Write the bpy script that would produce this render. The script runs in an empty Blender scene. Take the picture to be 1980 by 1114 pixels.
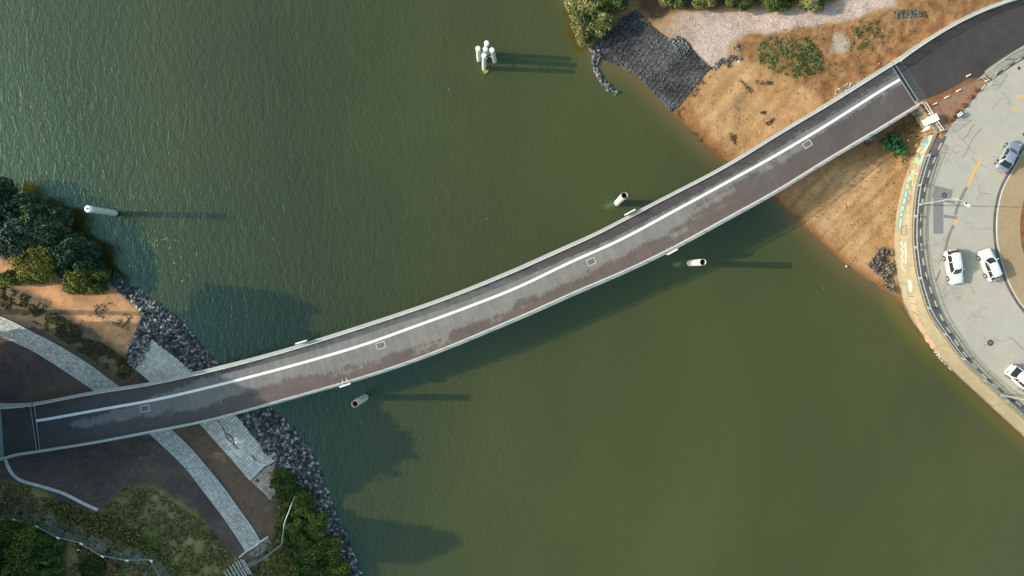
import bpy, bmesh, math, random
import numpy as np
from mathutils import Vector, Matrix
random.seed(7); rng = np.random.default_rng(7)
sc = bpy.context.scene
C = sc.collection

# ------------------------------------------------------------------ camera
HC = 96.0; FPX = 1320.0                      # camera height above the water; focal length in photo pixels
fwd = Vector((30/FPX, -12/FPX, -1)).normalized()
right = fwd.cross(Vector((0, 1, 0))).normalized()
up = right.cross(fwd).normalized()
cam = bpy.data.cameras.new("camera"); co = bpy.data.objects.new("camera", cam); C.objects.link(co)
co.matrix_world = Matrix(((right.x, up.x, -fwd.x, 0), (right.y, up.y, -fwd.y, 0), (right.z, up.z, -fwd.z, HC), (0, 0, 0, 1)))
cam.sensor_width = 36; cam.lens = 36*FPX/1980; cam.clip_end = 3000; cam.clip_start = 1
sc.camera = co

# ------------------------------------------------------------------ light
SUN_EL = math.radians(25.0)
SD = Vector((math.cos(SUN_EL), -0.022*math.cos(SUN_EL), -math.sin(SUN_EL))).normalized()   # direction the light travels
w = bpy.data.worlds.new("World"); sc.world = w; w.use_nodes = True
nt = w.node_tree; nt.nodes.clear()
sky = nt.nodes.new('ShaderNodeTexSky'); sky.sky_type = 'NISHITA'; sky.sun_disc = False
sky.sun_elevation = SUN_EL; sky.sun_rotation = math.radians(-91.3)
sky.air_density = 1.0; sky.dust_density = 2.2; sky.ozone_density = 1.2
bg = nt.nodes.new('ShaderNodeBackground'); bg.inputs[1].default_value = 0.15
wo = nt.nodes.new('ShaderNodeOutputWorld')
tn = nt.nodes.new('ShaderNodeMix'); tn.data_type = 'RGBA'; tn.blend_type = 'MULTIPLY'; tn.inputs[0].default_value = 1; tn.inputs[7].default_value = (.98, 1.04, .86, 1)
nt.links.new(sky.outputs[0], tn.inputs[6]); nt.links.new(tn.outputs[2], bg.inputs[0]); nt.links.new(bg.outputs[0], wo.inputs[0])
sl = bpy.data.lights.new("sun", 'SUN'); sl.energy = 2.7; sl.angle = math.radians(0.55); sl.color = (1.0, 0.90, 0.76)
so = bpy.data.objects.new("sun", sl); C.objects.link(so)
so.rotation_euler = SD.to_track_quat('-Z', 'Y').to_euler(); so.location = (-60, 0, 80)
sc.view_settings.view_transform = 'Standard'; sc.view_settings.look = 'None'
sc.view_settings.exposure = 0.95; sc.view_settings.gamma = 1.0
try:
    sc.cycles.max_bounces = 5; sc.cycles.use_denoising = True
except Exception: pass

# ------------------------------------------------------------------ pixel <-> world
def W(px, py, z=0.0):
    d = fwd + right*((px-990)/FPX) + up*(-(py-557)/FPX)
    t = (z-HC)/d.z
    return Vector((d.x*t, d.y*t, z))
def PX(x, y, z):
    vx, vy, vz = x, y, z-HC
    f = vx*fwd.x+vy*fwd.y+vz*fwd.z
    return 990+FPX*(vx*right.x+vy*right.y+vz*right.z)/f, 557-FPX*(vx*up.x+vy*up.y+vz*up.z)/f
ZB = 4.8                                   # bridge deck and road level

# ------------------------------------------------------------------ numpy noise and masks
_perm = rng.random((256, 256))
def vnoise(x, y):
    xi = np.floor(x).astype(int); yi = np.floor(y).astype(int)
    fx = x-xi; fy = y-yi; fx = fx*fx*(3-2*fx); fy = fy*fy*(3-2*fy)
    a = _perm[xi & 255, yi & 255]; b = _perm[(xi+1) & 255, yi & 255]
    c = _perm[xi & 255, (yi+1) & 255]; d = _perm[(xi+1) & 255, (yi+1) & 255]
    return (a*(1-fx)+b*fx)*(1-fy)+(c*(1-fx)+d*fx)*fy
def fbm(x, y, o=4):
    s = 0; a = .5; t = 0
    for i in range(o):
        s = s+a*vnoise(x*2**i+17.3*i, y*2**i+9.1*i); t += a; a *= .5
    return s/t
def inside(P, x, y):
    r = np.zeros(np.shape(x), bool); n = len(P)
    for i in range(n):
        x1, y1 = P[i]; x2, y2 = P[(i+1) % n]
        if y1 == y2: continue
        c = ((y1 > y) != (y2 > y)) & (x < (x2-x1)*(y-y1)/(y2-y1)+x1)
        r ^= c
    return r
def dist(P, x, y, closed=False):
    m = np.full(np.shape(x), 1e9); n = len(P)
    for i in range(n if closed else n-1):
        x1, y1 = P[i]; x2, y2 = P[(i+1) % n]
        dx, dy = x2-x1, y2-y1; L = dx*dx+dy*dy+1e-9
        t = np.clip(((x-x1)*dx+(y-y1)*dy)/L, 0, 1)
        m = np.minimum(m, np.hypot(x-x1-t*dx, y-y1-t*dy))
    return m
def sdist(P, x, y):
    d = dist(P, x, y, True); return np.where(inside(P, x, y), d, -d)
def catmull(P, n=8):
    P = [Vector(p) for p in P]; out = []
    for i in range(len(P)-1):
        p0 = P[max(i-1, 0)]; p1 = P[i]; p2 = P[i+1]; p3 = P[min(i+2, len(P)-1)]
        for k in range(n):
            t = k/n
            out.append(.5*((2*p1)+(p2-p0)*t+(2*p0-5*p1+4*p2-p3)*t*t+(3*p1-p0-3*p2+p3)*t**3))
    out.append(P[-1]); return out
def resample(P, step):
    P = [Vector(p) for p in P]; out = [P[0].copy()]; acc = 0
    for a, b in zip(P, P[1:]):
        L = (b-a).length; t = step-acc
        while t <= L: out.append(a.lerp(b, t/L)); t += step
        acc = L-(t-step)
    if (out[-1]-P[-1]).length > step*.3: out.append(P[-1].copy())
    return out
def WL(pts, z): return [W(x, y, z) for x, y in pts]
def offset(P, d):                            # positive = to the right of travel (plan)
    out = []
    for i, p in enumerate(P):
        t = (P[min(i+1, len(P)-1)]-P[max(i-1, 0)]); t.z = 0; t.normalize()
        out.append(p+Vector((t.y, -t.x, 0))*d)
    return out

# ------------------------------------------------------------------ mesh builder
class MB:
    def __init__(s): s.v = []; s.f = []; s.c = []; s.uv = []; s.sm = False
    def add(s, v, f, c=None, uv=None):
        b = len(s.v); s.v += [tuple(p) for p in v]; s.f += [tuple(b+i for i in q) for q in f]
        s.c += [c or (1, 1, 1)]*len(v); s.uv += list(uv) if uv else [(0, 0)]*len(v)
    def box(s, c, sx, sy, sz, rz=0, col=None, ax=None):
        X, Y, Z = ax if ax else (Vector((math.cos(rz), math.sin(rz), 0)), Vector((-math.sin(rz), math.cos(rz), 0)), Vector((0, 0, 1)))
        c = Vector(c); v = [c+X*(i*sx/2)+Y*(j*sy/2)+Z*(k*sz/2) for k in (-1, 1) for j in (-1, 1) for i in (-1, 1)]
        s.add(v, [(0, 2, 3, 1), (4, 5, 7, 6), (0, 1, 5, 4), (2, 6, 7, 3), (0, 4, 6, 2), (1, 3, 7, 5)], col)
    def bar(s, a, b, r, n=4, r2=None, col=None, cap=True):
        a = Vector(a); b = Vector(b); d = (b-a)
        if d.length < 1e-6: return
        d.normalize(); u = d.orthogonal().normalized(); w_ = d.cross(u); r2 = r if r2 is None else r2
        v = []
        for p, rr in ((a, r), (b, r2)):
            for k in range(n):
                th = 2*math.pi*(k+.5)/n; v.append(p+u*(rr*math.cos(th))+w_*(rr*math.sin(th)))
        f = [(k, (k+1) % n, n+(k+1) % n, n+k) for k in range(n)]
        if cap: f += [tuple(range(n-1, -1, -1)), tuple(range(n, 2*n))]
        s.add(v, f, col)
    def tube(s, P, r, n=6, col=None):
        for a, b in zip(P, P[1:]): s.bar(a, b, r, n, None, col)
    def ribbon(s, A, B, zo=0, col=None, uvs=None):
        v = []; uv = []; L = 0
        for i, (a, b) in enumerate(zip(A, B)):
            if i: L += ((A[i]+B[i])/2-(A[i-1]+B[i-1])/2).length
            v += [a+Vector((0, 0, zo)), b+Vector((0, 0, zo))]; uv += [(L, 0), (L, (a-b).length)]
        s.add(v, [(2*i, 2*i+1, 2*i+3, 2*i+2) for i in range(len(A)-1)], col, uv)
    def prism(s, A, B, z0, z1, col=None):    # solid strip between plan lines A and B
        v = []
        for a, b in zip(A, B):
            v += [(a.x, a.y, z0), (b.x, b.y, z0), (b.x, b.y, z1), (a.x, a.y, z1)]
        f = []
        for i in range(len(A)-1):
            for k in range(4): f.append((4*i+k, 4*i+(k+1) % 4, 4*i+4+(k+1) % 4, 4*i+4+k))
        n = 4*(len(A)-1); f += [(3, 2, 1, 0), (n, n+1, n+2, n+3)]
        s.add(v, f, col)
    def poly(s, P, z=None, col=None):
        s.add([(p[0], p[1], p[2] if z is None else z) for p in P], [tuple(range(len(P)))], col)
    def slab(s, P, z0, z1, col=None):
        n = len(P); s.add([(p[0], p[1], z0) for p in P]+[(p[0], p[1], z1) for p in P],
                          [tuple(range(n-1, -1, -1)), tuple(range(n, 2*n))]+[(k, (k+1) % n, n+(k+1) % n, n+k) for k in range(n)], col)
    def lathe(s, c, prof, n=16, col=None):   # profile list of (r, z)
        c = Vector(c); v = []
        for r, z in prof:
            for k in range(n): v.append((c.x+r*math.cos(2*math.pi*k/n), c.y+r*math.sin(2*math.pi*k/n), c.z+z))
        f = [(j*n+k, j*n+(k+1) % n, (j+1)*n+(k+1) % n, (j+1)*n+k) for j in range(len(prof)-1) for k in range(n)]
        f += [tuple(range(n-1, -1, -1)), tuple((len(prof)-1)*n+k for k in range(n))]
        s.add(v, f, col)
    def build(s, name, mat, parent=None, smooth=False, recalc=False):
        me = bpy.data.meshes.new(name); me.from_pydata(s.v, [], s.f)
        a = me.color_attributes.new('Col', 'FLOAT_COLOR', 'POINT')
        c = np.ones((len(s.v), 4), np.float32); c[:, :3] = np.array(s.c, np.float32).reshape(-1, 3); a.data.foreach_set('color', c.ravel())
        uv = me.uv_layers.new(name='UVMap'); li = np.zeros(len(me.loops), np.int32); me.loops.foreach_get('vertex_index', li)
        uv.data.foreach_set('uv', np.array(s.uv, np.float32).reshape(-1, 2)[li].ravel())
        if recalc:
            bm = bmesh.new(); bm.from_mesh(me); bmesh.ops.recalc_face_normals(bm, faces=bm.faces); bm.to_mesh(me); bm.free()
        return link(name, me, mat, parent, smooth or s.sm)
def link(name, me, mat, parent=None, smooth=False):
    me.materials.append(mat); o = bpy.data.objects.new(name, me); C.objects.link(o)
    if smooth: me.polygons.foreach_set('use_smooth', [True]*len(me.polygons))
    if parent: attach(o, parent)
    return o
def attach(o, parent):
    o.parent = parent; o.matrix_parent_inverse = world_of(parent).inverted()
def world_of(o):
    m = Matrix.LocRotScale(o.location, o.rotation_euler, o.scale)
    return (world_of(o.parent) @ o.matrix_parent_inverse @ m) if o.parent else m
def npmesh(name, V, F, col=None, mat=None, smooth=False, attrs=None, uv=None):
    me = bpy.data.meshes.new(name); V = np.asarray(V, np.float32); F = np.asarray(F, np.int32)
    me.vertices.add(len(V)); me.vertices.foreach_set('co', V.ravel())
    k = F.shape[1]; me.loops.add(F.size); me.loops.foreach_set('vertex_index', F.ravel())
    me.polygons.add(len(F)); me.polygons.foreach_set('loop_start', np.arange(0, F.size, k, dtype=np.int32))
    me.update(calc_edges=True)
    if col is not None:
        a = me.color_attributes.new('Col', 'FLOAT_COLOR', 'POINT'); c = np.ones((len(V), 4), np.float32); c[:, :3] = col; a.data.foreach_set('color', c.ravel())
    for nme, val in (attrs or {}).items():
        a = me.attributes.new(nme, 'FLOAT', 'POINT'); a.data.foreach_set('value', np.asarray(val, np.float32))
    if uv is not None:
        u = me.uv_layers.new(name='UVMap'); u.data.foreach_set('uv', np.asarray(uv, np.float32)[F.ravel()].ravel())
    return me
def tag(o, label=None, cat=None, group=None, kind=None):
    if label: o['label'] = label
    if cat: o['category'] = cat
    if group: o['group'] = group
    if kind: o['kind'] = kind
    return o
def thing(name, loc, label, cat, group=None, rz=0):
    o = bpy.data.objects.new(name, None); C.objects.link(o); o.location = loc; o.rotation_euler = (0, 0, rz); o.empty_display_size = .3
    return tag(o, label, cat, group)
def copy_tree(o, parent=None):
    c = o.copy(); C.objects.link(c)
    if parent: c.parent = parent
    for ch in [q for q in o.children]: copy_tree(ch, c)
    return c

# ------------------------------------------------------------------ materials
def srgb(r, g, b, k=1.0):
    f = lambda u: ((u/255+.055)/1.055)**2.4 if u > 10 else u/255/12.92
    return (f(r)*k, f(g)*k, f(b)*k)
def mat(name, base, rough=.7, metal=0, spec=.3, noise=None, bump=0, bscale=20, attr=False, var=.25, coords='Object', stretch=(1, 1, 1), coat=0, detail=6):
    m = bpy.data.materials.new(name); m.use_nodes = True; n = m.node_tree; N = n.nodes; L = n.links
    p = N['Principled BSDF']; p.inputs['Roughness'].default_value = rough; p.inputs['Metallic'].default_value = metal
    p.inputs['Specular IOR Level'].default_value = spec; p.inputs['Coat Weight'].default_value = coat
    tc = N.new('ShaderNodeTexCoord'); mp = N.new('ShaderNodeMapping'); mp.inputs['Scale'].default_value = stretch
    geo = N.new('ShaderNodeNewGeometry')
    L.new(geo.outputs['Position'] if coords == 'World' else tc.outputs[coords], mp.inputs[0])
    if attr:
        a = N.new('ShaderNodeVertexColor'); a.layer_name = 'Col'; src = a.outputs[0]
        if base != (1, 1, 1):
            mx = N.new('ShaderNodeMix'); mx.data_type = 'RGBA'; mx.blend_type = 'MULTIPLY'; mx.inputs[0].default_value = 1
            L.new(src, mx.inputs[6]); mx.inputs[7].default_value = (*base, 1); src = mx.outputs[2]
    else:
        r = N.new('ShaderNodeRGB'); r.outputs[0].default_value = (*base, 1); src = r.outputs[0]
    for sc_ in (noise or []):
        t = N.new('ShaderNodeTexNoise'); t.inputs['Scale'].default_value = sc_; t.inputs['Detail'].default_value = detail; t.inputs['Roughness'].default_value = .65
        L.new(mp.outputs[0], t.inputs['Vector'])
        mr = N.new('ShaderNodeMapRange'); mr.inputs[1].default_value = .25; mr.inputs[2].default_value = .75; mr.inputs[3].default_value = 1-var; mr.inputs[4].default_value = 1+var
        L.new(t.outputs[0], mr.inputs[0])
        mx = N.new('ShaderNodeMix'); mx.data_type = 'RGBA'; mx.blend_type = 'MULTIPLY'; mx.inputs[0].default_value = 1
        L.new(src, mx.inputs[6]); L.new(mr.outputs[0], mx.inputs[7]); src = mx.outputs[2]
    L.new(src, p.inputs['Base Color'])
    if bump:
        t = N.new('ShaderNodeTexNoise'); t.inputs['Scale'].default_value = bscale; t.inputs['Detail'].default_value = 5
        L.new(mp.outputs[0], t.inputs['Vector'])
        b = N.new('ShaderNodeBump'); b.inputs['Strength'].default_value = bump; b.inputs['Distance'].default_value = .1
        L.new(t.outputs[0], b.inputs['Height']); L.new(b.outputs[0], p.inputs['Normal'])
    return m
M = {}
M['white'] = mat('white_paint', (.78, .78, .76), .45, noise=[3], var=.06)
M['whiteline'] = mat('line_paint', (.80, .80, .78), .6, noise=[2, 25], var=.05, coords='World')
M['railmetal'] = mat('galvanised_metal', (.42, .43, .42), .45, .35, noise=[.8, 6], var=.10, coords='World')
M['beam'] = mat('painted_steel_beam', (.40, .41, .40), .55, 0, noise=[.4, 5], var=.10, coords='World')
M['concrete'] = mat('concrete', (.42, .40, .36), .85, noise=[.5, 4, 30], var=.12, bump=.2, coords='World')
M['steel'] = mat('dark_steel', (.05, .06, .065), .5, .5, noise=[4], var=.2)
M['pile'] = mat('painted_pile_steel', (.62, .61, .58), .6, noise=[2, 12], var=.12, coords='World')
M['rust'] = mat('rusty_steel', (.26, .13, .08), .8, noise=[8], var=.3)
M['black'] = mat('black_hollow', (.01, .01, .012), .9)
M['leaf'] = mat('foliage', (1, 1, 1), .6, spec=.25, attr=True)
M['bark'] = mat('bark', (.09, .07, .05), .9, noise=[6], var=.3, bump=.5)
M['rock'] = mat('rock', (1, 1, 1), .8, spec=.3, attr=True, noise=[5], var=.25, bump=.4, bscale=12, coords='World')
M['paver'] = mat('concrete_paver', (1, 1, 1), .85, attr=True, noise=[1.2, 9], var=.14, bump=.15, coords='World')
M['asphalt'] = mat('dark_asphalt', srgb(66, 61, 60), .55, noise=[.15, .7, 18], var=.24, bump=.3, bscale=40, coords='World')
M['strip'] = mat('approach_slab', srgb(66, 68, 70), .6, noise=[.5, 3, 18], var=.22, coords='World')
M['roadc'] = mat('worn_road', srgb(168, 164, 154), .85, noise=[.12, .8, 22], var=.07, bump=.3, bscale=60, coords='World')
M['gutter'] = mat('paved_gutter', srgb(160, 154, 138), .85, noise=[.5, 5, 25], var=.10, coords='World')
M['footway'] = mat('dark_footway_pavers', srgb(98, 92, 94), .8, noise=[1.5, 6], var=.35, coords='World')
M['hatch'] = mat('hatch_plate', srgb(104, 100, 98), .6, noise=[3], var=.15, coords='World')
M['kblack'] = mat('kerb_black', (.09, .085, .085), .8, noise=[3], var=.3, coords='World'); M['kwhite'] = mat('kerb_white', (.40, .37, .30), .8, noise=[3], var=.2, coords='World')
M['handrail'] = mat('handrail_metal', (.62, .62, .60), .5, noise=[1, 8], var=.1, coords='World')
M['patch'] = mat('asphalt_patch', srgb(122, 123, 122), .8, noise=[2, 20], var=.12, coords='World')
M['seal'] = mat('crack_sealant', srgb(124, 122, 116), .8, noise=[2], var=.1, coords='World')
M['crack'] = mat('crack', srgb(92, 89, 83), .95)
M['yellow'] = mat('yellow_paint', (.72, .40, .09), .7, noise=[6], var=.15, coords='World')
M['walk'] = mat('sandy_footway', srgb(156, 136, 108), .9, noise=[.3, 2, 14], var=.10, coords='World')
M['planting'] = mat('dry_planting', srgb(125, 88, 50), .95, noise=[1, 8], var=.4, coords='World')
M['tyre'] = mat('tyre', (.025, .025, .027), .8)
M['rim'] = mat('rim', (.45, .45, .46), .35, .6)
M['glass'] = mat('car_glass', (.012, .018, .022), .06, 0, .6, coat=.3)
M['cwhite'] = mat('white_car_paint', (.72, .72, .70), .25, 0, .5, coat=.6)
M['cgrey'] = mat('silver_car_paint', (.30, .33, .42), .3, .35, .5, coat=.6)
M['red'] = mat('tail_light', (.35, .04, .03), .3)
M['lamp'] = mat('headlight', (.6, .62, .62), .15)
M['plastic'] = mat('black_plastic', (.03, .03, .03), .6)
M['wood'] = mat('red_brown_wood', (.20, .075, .05), .7, noise=[5], var=.3)
M['plank'] = mat('weathered_plank', (.34, .15, .07), .8, noise=[5], var=.35, coords='World')
M['greenplank'] = mat('green_painted_plank', (.02, .16, .15), .6, noise=[5], var=.2)
M['bluegal'] = mat('blue_grey_rail', (.30, .36, .38), .5, .3, noise=[2], var=.1, coords='World')
M['fencewire'] = mat('fence_tube', (.24, .33, .33), .5, .4)
M['skin'] = mat('skin', (.45, .26, .18), .6)
M['darkcloth'] = mat('dark_cloth', (.02, .022, .03), .9)
M['orangecloth'] = mat('rust_orange_cloth', (.26, .09, .035), .9)
M['jeans'] = mat('pale_denim', (.18, .24, .30), .9)
M['hat'] = mat('pale_hat', (.62, .62, .6), .8)
M['pink'] = mat('pink_bag_cloth', (.5, .12, .14), .8)
M['cap'] = mat('white_cap', (.85, .86, .85), .4)

# ------------------------------------------------------------------ terrain
LSH = [(-1400, -1200), (-500, 60), (-300, 170), (-150, 240), (-60, 320), (0, 375), (60, 400), (110, 445), (150, 485), (185, 515), (215, 538), (250, 555),
       (290, 582), (325, 607), (360, 640), (385, 668), (408, 697), (440, 725), (500, 785), (530, 803), (562, 830), (588, 862), (606, 892), (617, 930),
       (632, 965), (648, 1002), (668, 1052), (692, 1114), (720, 1190), (790, 1400), (1000, 2400)]
RSH = [(900, -1200), (1060, -300), (1095, -60), (1112, 10), (1135, 70), (1156, 112), (1200, 129), (1231, 146), (1252, 168), (1274, 190), (1296, 214),
       (1312, 229), (1352, 272), (1398, 308), (1444, 344), (1492, 380), (1517, 406), (1546, 430), (1592, 474), (1639, 515), (1675, 540), (1706, 560), (1731, 575)]
TOP = [(1768, 197), (1809, 253), (1797, 278), (1785, 308), (1775, 340), (1768, 370), (1763, 420), (1762, 461), (1765, 496), (1770.6, 534), (1780.7, 571),
       (1795, 610), (1825.7, 655), (1855.8, 695.6), (1891, 731), (1926, 763.5), (1980, 814), (2060, 886), (2200, 1000), (2600, 1300)]
lsh = [W(x, y)[:2] for x, y in LSH]; rsh = [W(x, y)[:2] for x, y in RSH]
Tw = resample([p for p in [W(TOP[0][0], TOP[0][1], ZB)] + catmull(WL(TOP[1:], ZB), 6)], .5)
PNEDGE = [(1768, 197), (1728, 126), (1800, 72), (1850, 43), (1900, 20), (1950, 3), (2000, -12), (2200, -60), (3200, -300)]
plat = [p[:2] for p in offset(Tw, -.55)]+[(400, -300), (400, 300)]+[W(x, y, ZB)[:2] for x, y in reversed(PNEDGE)]
lpoly = lsh+[(-500, -300), (-500, 300)]
rpoly = rsh+[W(1790, 640)[:2], W(1900, 745)[:2], W(2100, 960)[:2], W(2600, 1340)[:2], (500, -300), (500, 300), (0, 400)]
LP = np.array([[-30, -3], [-6, -1.6], [0, 0], [2.5, .75], [5, 1.3], [12, 1.8], [18, 2.3], [25, 4.0], [30, 4.65], [200, 5]])
def height(x, y, rough=True):
    x = np.asarray(x, float); y = np.asarray(y, float)
    dl = sdist(lpoly, x, y); dr = sdist(rpoly, x, y)
    zl = np.interp(dl, LP[:, 0], LP[:, 1])
    dr2 = dr+(fbm(x*.5, y*.5, 3)-.5)*.6*np.clip(1-np.abs(dr)/4, 0, 1)
    zr = np.where(dr2 > 0, np.minimum(.13*dr2+.02*np.clip(dr2-15, 0, 10), 4.4), np.maximum(.28*dr2, -3))
    z = np.maximum(zl, zr)
    if rough:
        k = np.clip(np.maximum(dl, dr)/3, 0, 1)
        z = z+(fbm(x*.9+5, y*.9, 4)-.5)*np.where(dr > dl, .22, .07)*k+(fbm(x*.25+5, y*.25, 2)-.5)*.3*k*(dr > 0)
    z = np.where(inside(plat, x, y), ZB-.05, z)
    return z
def G(px, py, dz=0, rough=True):
    z = 2.0
    for _ in range(7):
        p = W(px, py, z); z = float(height(np.array([p.x]), np.array([p.y]), rough)[0])
    p = W(px, py, z); p.z = z+dz; return p
def axis(a, b, st):
    c = list(np.arange(a, b, st)); s = st; v = c[-1]
    while v < 900: s *= 1.35; v += s; c.append(v)
    s = st; v = c[0]
    while v > -900: s *= 1.35; v -= s; c.insert(0, v)
    return np.array(c)
gx = axis(-80, 84, .33); gy = axis(-50, 50, .33)
X, Y = np.meshgrid(gx, gy); Z = height(X, Y)
px, py = PX(X, Y, Z)
def col(a): return np.array(a)[None, None, :]
def mask(P, f=6, amp=10, sc_=.05, x=None, y=None):
    x = px if x is None else x; y = py if y is None else y
    d = sdist(P, x, y)+(fbm(x*sc_+3, y*sc_+7, 4)-.5)*2*amp
    return np.clip(d/f+.5, 0, 1)[..., None]
n1 = fbm(X*.35, Y*.35, 5)[..., None]; n2 = fbm(X*1.7+9, Y*1.7, 4)[..., None]; n3 = fbm(X*.12+4, Y*.12+8, 3)[..., None]
def mix(a, b, m): return a*(1-m)+b*m
dl = sdist(lpoly, X, Y); dr = sdist(rpoly, X, Y)
# right bank
sand = mix(col(srgb(190, 138, 92)), col(srgb(206, 156, 112)), np.clip(n1*2-.5, 0, 1))
brown = mix(col(srgb(146, 98, 64)), col(srgb(176, 126, 86)), np.clip(n2*2.4-.7, 0, 1))
c = sand
c = mix(c, brown, mask([(1425, 62), (1600, 40), (2000, -60), (1990, -20), (1850, 40), (1740, 118), (1650, 172), (1590, 205), (1560, 170), (1480, 130), (1420, 105)], 14, 14))
c = mix(c, col(srgb(165, 113, 73)), mask([(1310, 210), (1350, 272), (1398, 308), (1420, 300), (1380, 260), (1340, 215), (1330, 180)], 14, 14)*.9)
c = mix(c, col(srgb(166, 108, 66)), np.clip(1.1-dr/1.4, 0, 1)[..., None]*.8)
c = mix(c, col((.74, .52, .44)), mask([(1300, 50), (1310, 26), (1400, 22), (1500, 24), (1600, 8), (1720, -30), (1730, 10), (1640, 34), (1590, 46), (1500, 60), (1440, 66), (1414, 84), (1406, 106), (1392, 118), (1374, 132), (1350, 118), (1310, 88)], 12, 8))
c = mix(c, col(srgb(190, 150, 125)), mask([(1270, 60), (1270, 30), (1330, 28), (1345, 60), (1330, 90), (1290, 84)], 20, 14)*.7)
c = mix(c, col(srgb(95, 75, 55)), mask([(1235, 12), (1225, -80), (1700, -80), (1612, 6), (1420, 14), (1300, 22), (1262, 46)], 14, 10)*.9)
c = mix(c, col(srgb(205, 182, 168)), mask([(1606, 100), (1612, 66), (1632, 64), (1640, 90), (1632, 106)], 8, 6)*.7)
gr = mask([(1465, 120), (1450, 95), (1480, 70), (1560, 76), (1592, 110), (1590, 140), (1540, 150), (1500, 140)], 20, 16)*np.clip(n2*4-1.6, 0, 1)
c = mix(c, col(srgb(105, 108, 52)), gr*.7)
c = mix(c, col(srgb(120, 92, 58)), mask([(1690, 250), (1760, 215), (1790, 240), (1770, 290), (1720, 330), (1660, 300), (1560, 340)], 24, 16)*.55)
c = mix(c, col(srgb(172, 128, 102)), mask([(1780, 190), (1870, 150), (1912, 130), (1925, 150), (1860, 225), (1835, 262), (1812, 258)], 4, 2))
c = mix(c, col(srgb(150, 90, 52)), mask([(1780, 196), (1870, 150), (1905, 133), (1890, 158), (1860, 172), (1800, 208)], 8, 6)*.8)
c = mix(c, col((.085, .085, .085)), mask([(1231, 20), (1262, 52), (1300, 84), (1318, 74), (1330, 84), (1352, 112), (1376, 132), (1357, 150), (1334, 178), (1310, 208), (1296, 216), (1274, 190), (1252, 168), (1231, 146), (1200, 129), (1156, 112), (1140, 95), (1168, 66), (1200, 36)], 4, 2))
vv = X*.72-Y*.69; uu = X*.69+Y*.72
str_ = (fbm(uu*.12+3, vv*1.6, 4)[..., None]-.5)*mask([(1500, 376), (1620, 330), (1720, 300), (1790, 290), (1730, 420), (1728, 570), (1640, 515), (1550, 430)], 30, 10)
str2 = (fbm(uu*.12+9, vv*1.4, 4)[..., None]-.5)*mask([(1310, 225), (1360, 160), (1420, 120), (1560, 190), (1500, 255), (1400, 308)], 30, 10)
c = c*(1+.75*str_+.7*str2)
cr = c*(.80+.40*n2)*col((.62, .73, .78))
# left bank
soil = mix(col((.066, .056, .058)), col((.105, .084, .076)), np.clip(n1*2.2-.6, 0, 1))
sandl = mix(col(srgb(194, 150, 112)), col(srgb(168, 132, 104)), np.clip(n1*2-.5, 0, 1))
grass = mix(col((.085, .105, .030)), col((.24, .20, .09)), np.clip(n1*2.6-.8, 0, 1))
drygrass = mix(col((.17, .14, .075)), col((.26, .21, .12)), n2)
c = mix(soil, drygrass*.7, mask([(0, 560), (0, 600), (60, 622), (170, 690), (245, 735), (262, 715), (246, 690), (150, 625), (60, 570)], 10, 9)*.8)
c = mix(c, sandl, mask([(-60, 520), (60, 562), (105, 592), (150, 620), (205, 652), (250, 688), (262, 662), (280, 602), (240, 560), (200, 540), (100, 520), (-60, 500)], 12, 10))
c = mix(c, col((.125, .09, .065)), mask([(345, 832), (390, 826), (470, 920), (545, 1000), (548, 1040), (515, 1050), (495, 1030), (440, 945)], 8, 5)*.8)
gm = mask([(-80, 925), (0, 928), (80, 945), (120, 975), (190, 990), (215, 970), (240, 940), (290, 938), (340, 965), (395, 1005), (415, 1045), (450, 1075), (470, 1120), (600, 1300), (-300, 1300)], 9, 9)
c = mix(c, grass, gm)
c = mix(c, drygrass, mask([(205, 960), (240, 942), (300, 945), (360, 1000), (420, 1060), (400, 1110), (330, 1060), (250, 1000)], 20, 14)*.65*np.clip(n2*2.2-.4, 0, 1))
c = mix(c, col((.19, .16, .14)), mask([(-60, 940), (0, 945), (50, 968), (110, 1000), (190, 1035), (260, 1060), (300, 1080), (345, 1130), (290, 1130), (240, 1098), (180, 1062), (100, 1030), (40, 1000), (-60, 985)], 10, 7)*.85)
c = mix(c, col((.16, .12, .08)), mask([(-60, 935), (30, 955), (60, 985), (20, 992), (-60, 985)], 14, 9)*.7)
c = mix(c, col((.14, .10, .065)), mask([(85, 1125), (130, 1085), (230, 1090), (300, 1125)], 16, 14)*.5)
c = mix(c, grass*.8, mask([(515, 905), (560, 930), (640, 1040), (680, 1130), (480, 1130), (515, 1060), (545, 1010), (535, 960)], 8, 6))
c = mix(c, col((.05, .052, .055)), mask([(208, 528), (244, 536), (290, 572), (330, 600), (395, 668), (470, 750), (566, 826), (614, 892), (642, 968), (706, 1130), (672, 1130), (620, 1000), (560, 930), (513, 876), (457, 802), (372, 718), (294, 656), (262, 713), (246, 695), (275, 606), (236, 570)], 4, 2))
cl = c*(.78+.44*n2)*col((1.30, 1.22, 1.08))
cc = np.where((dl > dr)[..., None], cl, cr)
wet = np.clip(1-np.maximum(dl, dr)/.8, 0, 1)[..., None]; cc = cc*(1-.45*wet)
inp = inside(plat, X, Y)[..., None]
ny, nx = X.shape
idx = np.arange(nx*ny).reshape(ny, nx)
F = np.stack([idx[:-1, :-1], idx[:-1, 1:], idx[1:, 1:], idx[1:, :-1]], -1).reshape(-1, 4)
M['ground'] = mat('ground', (1, 1, 1), .95, spec=.15, attr=True, noise=[1.3, 7], var=.18, bump=.6, bscale=5, coords='World', detail=8)
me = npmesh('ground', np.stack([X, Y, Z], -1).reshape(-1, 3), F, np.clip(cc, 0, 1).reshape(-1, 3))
g = link('ground', me, M['ground'], None, True); tag(g, kind='structure')

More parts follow.
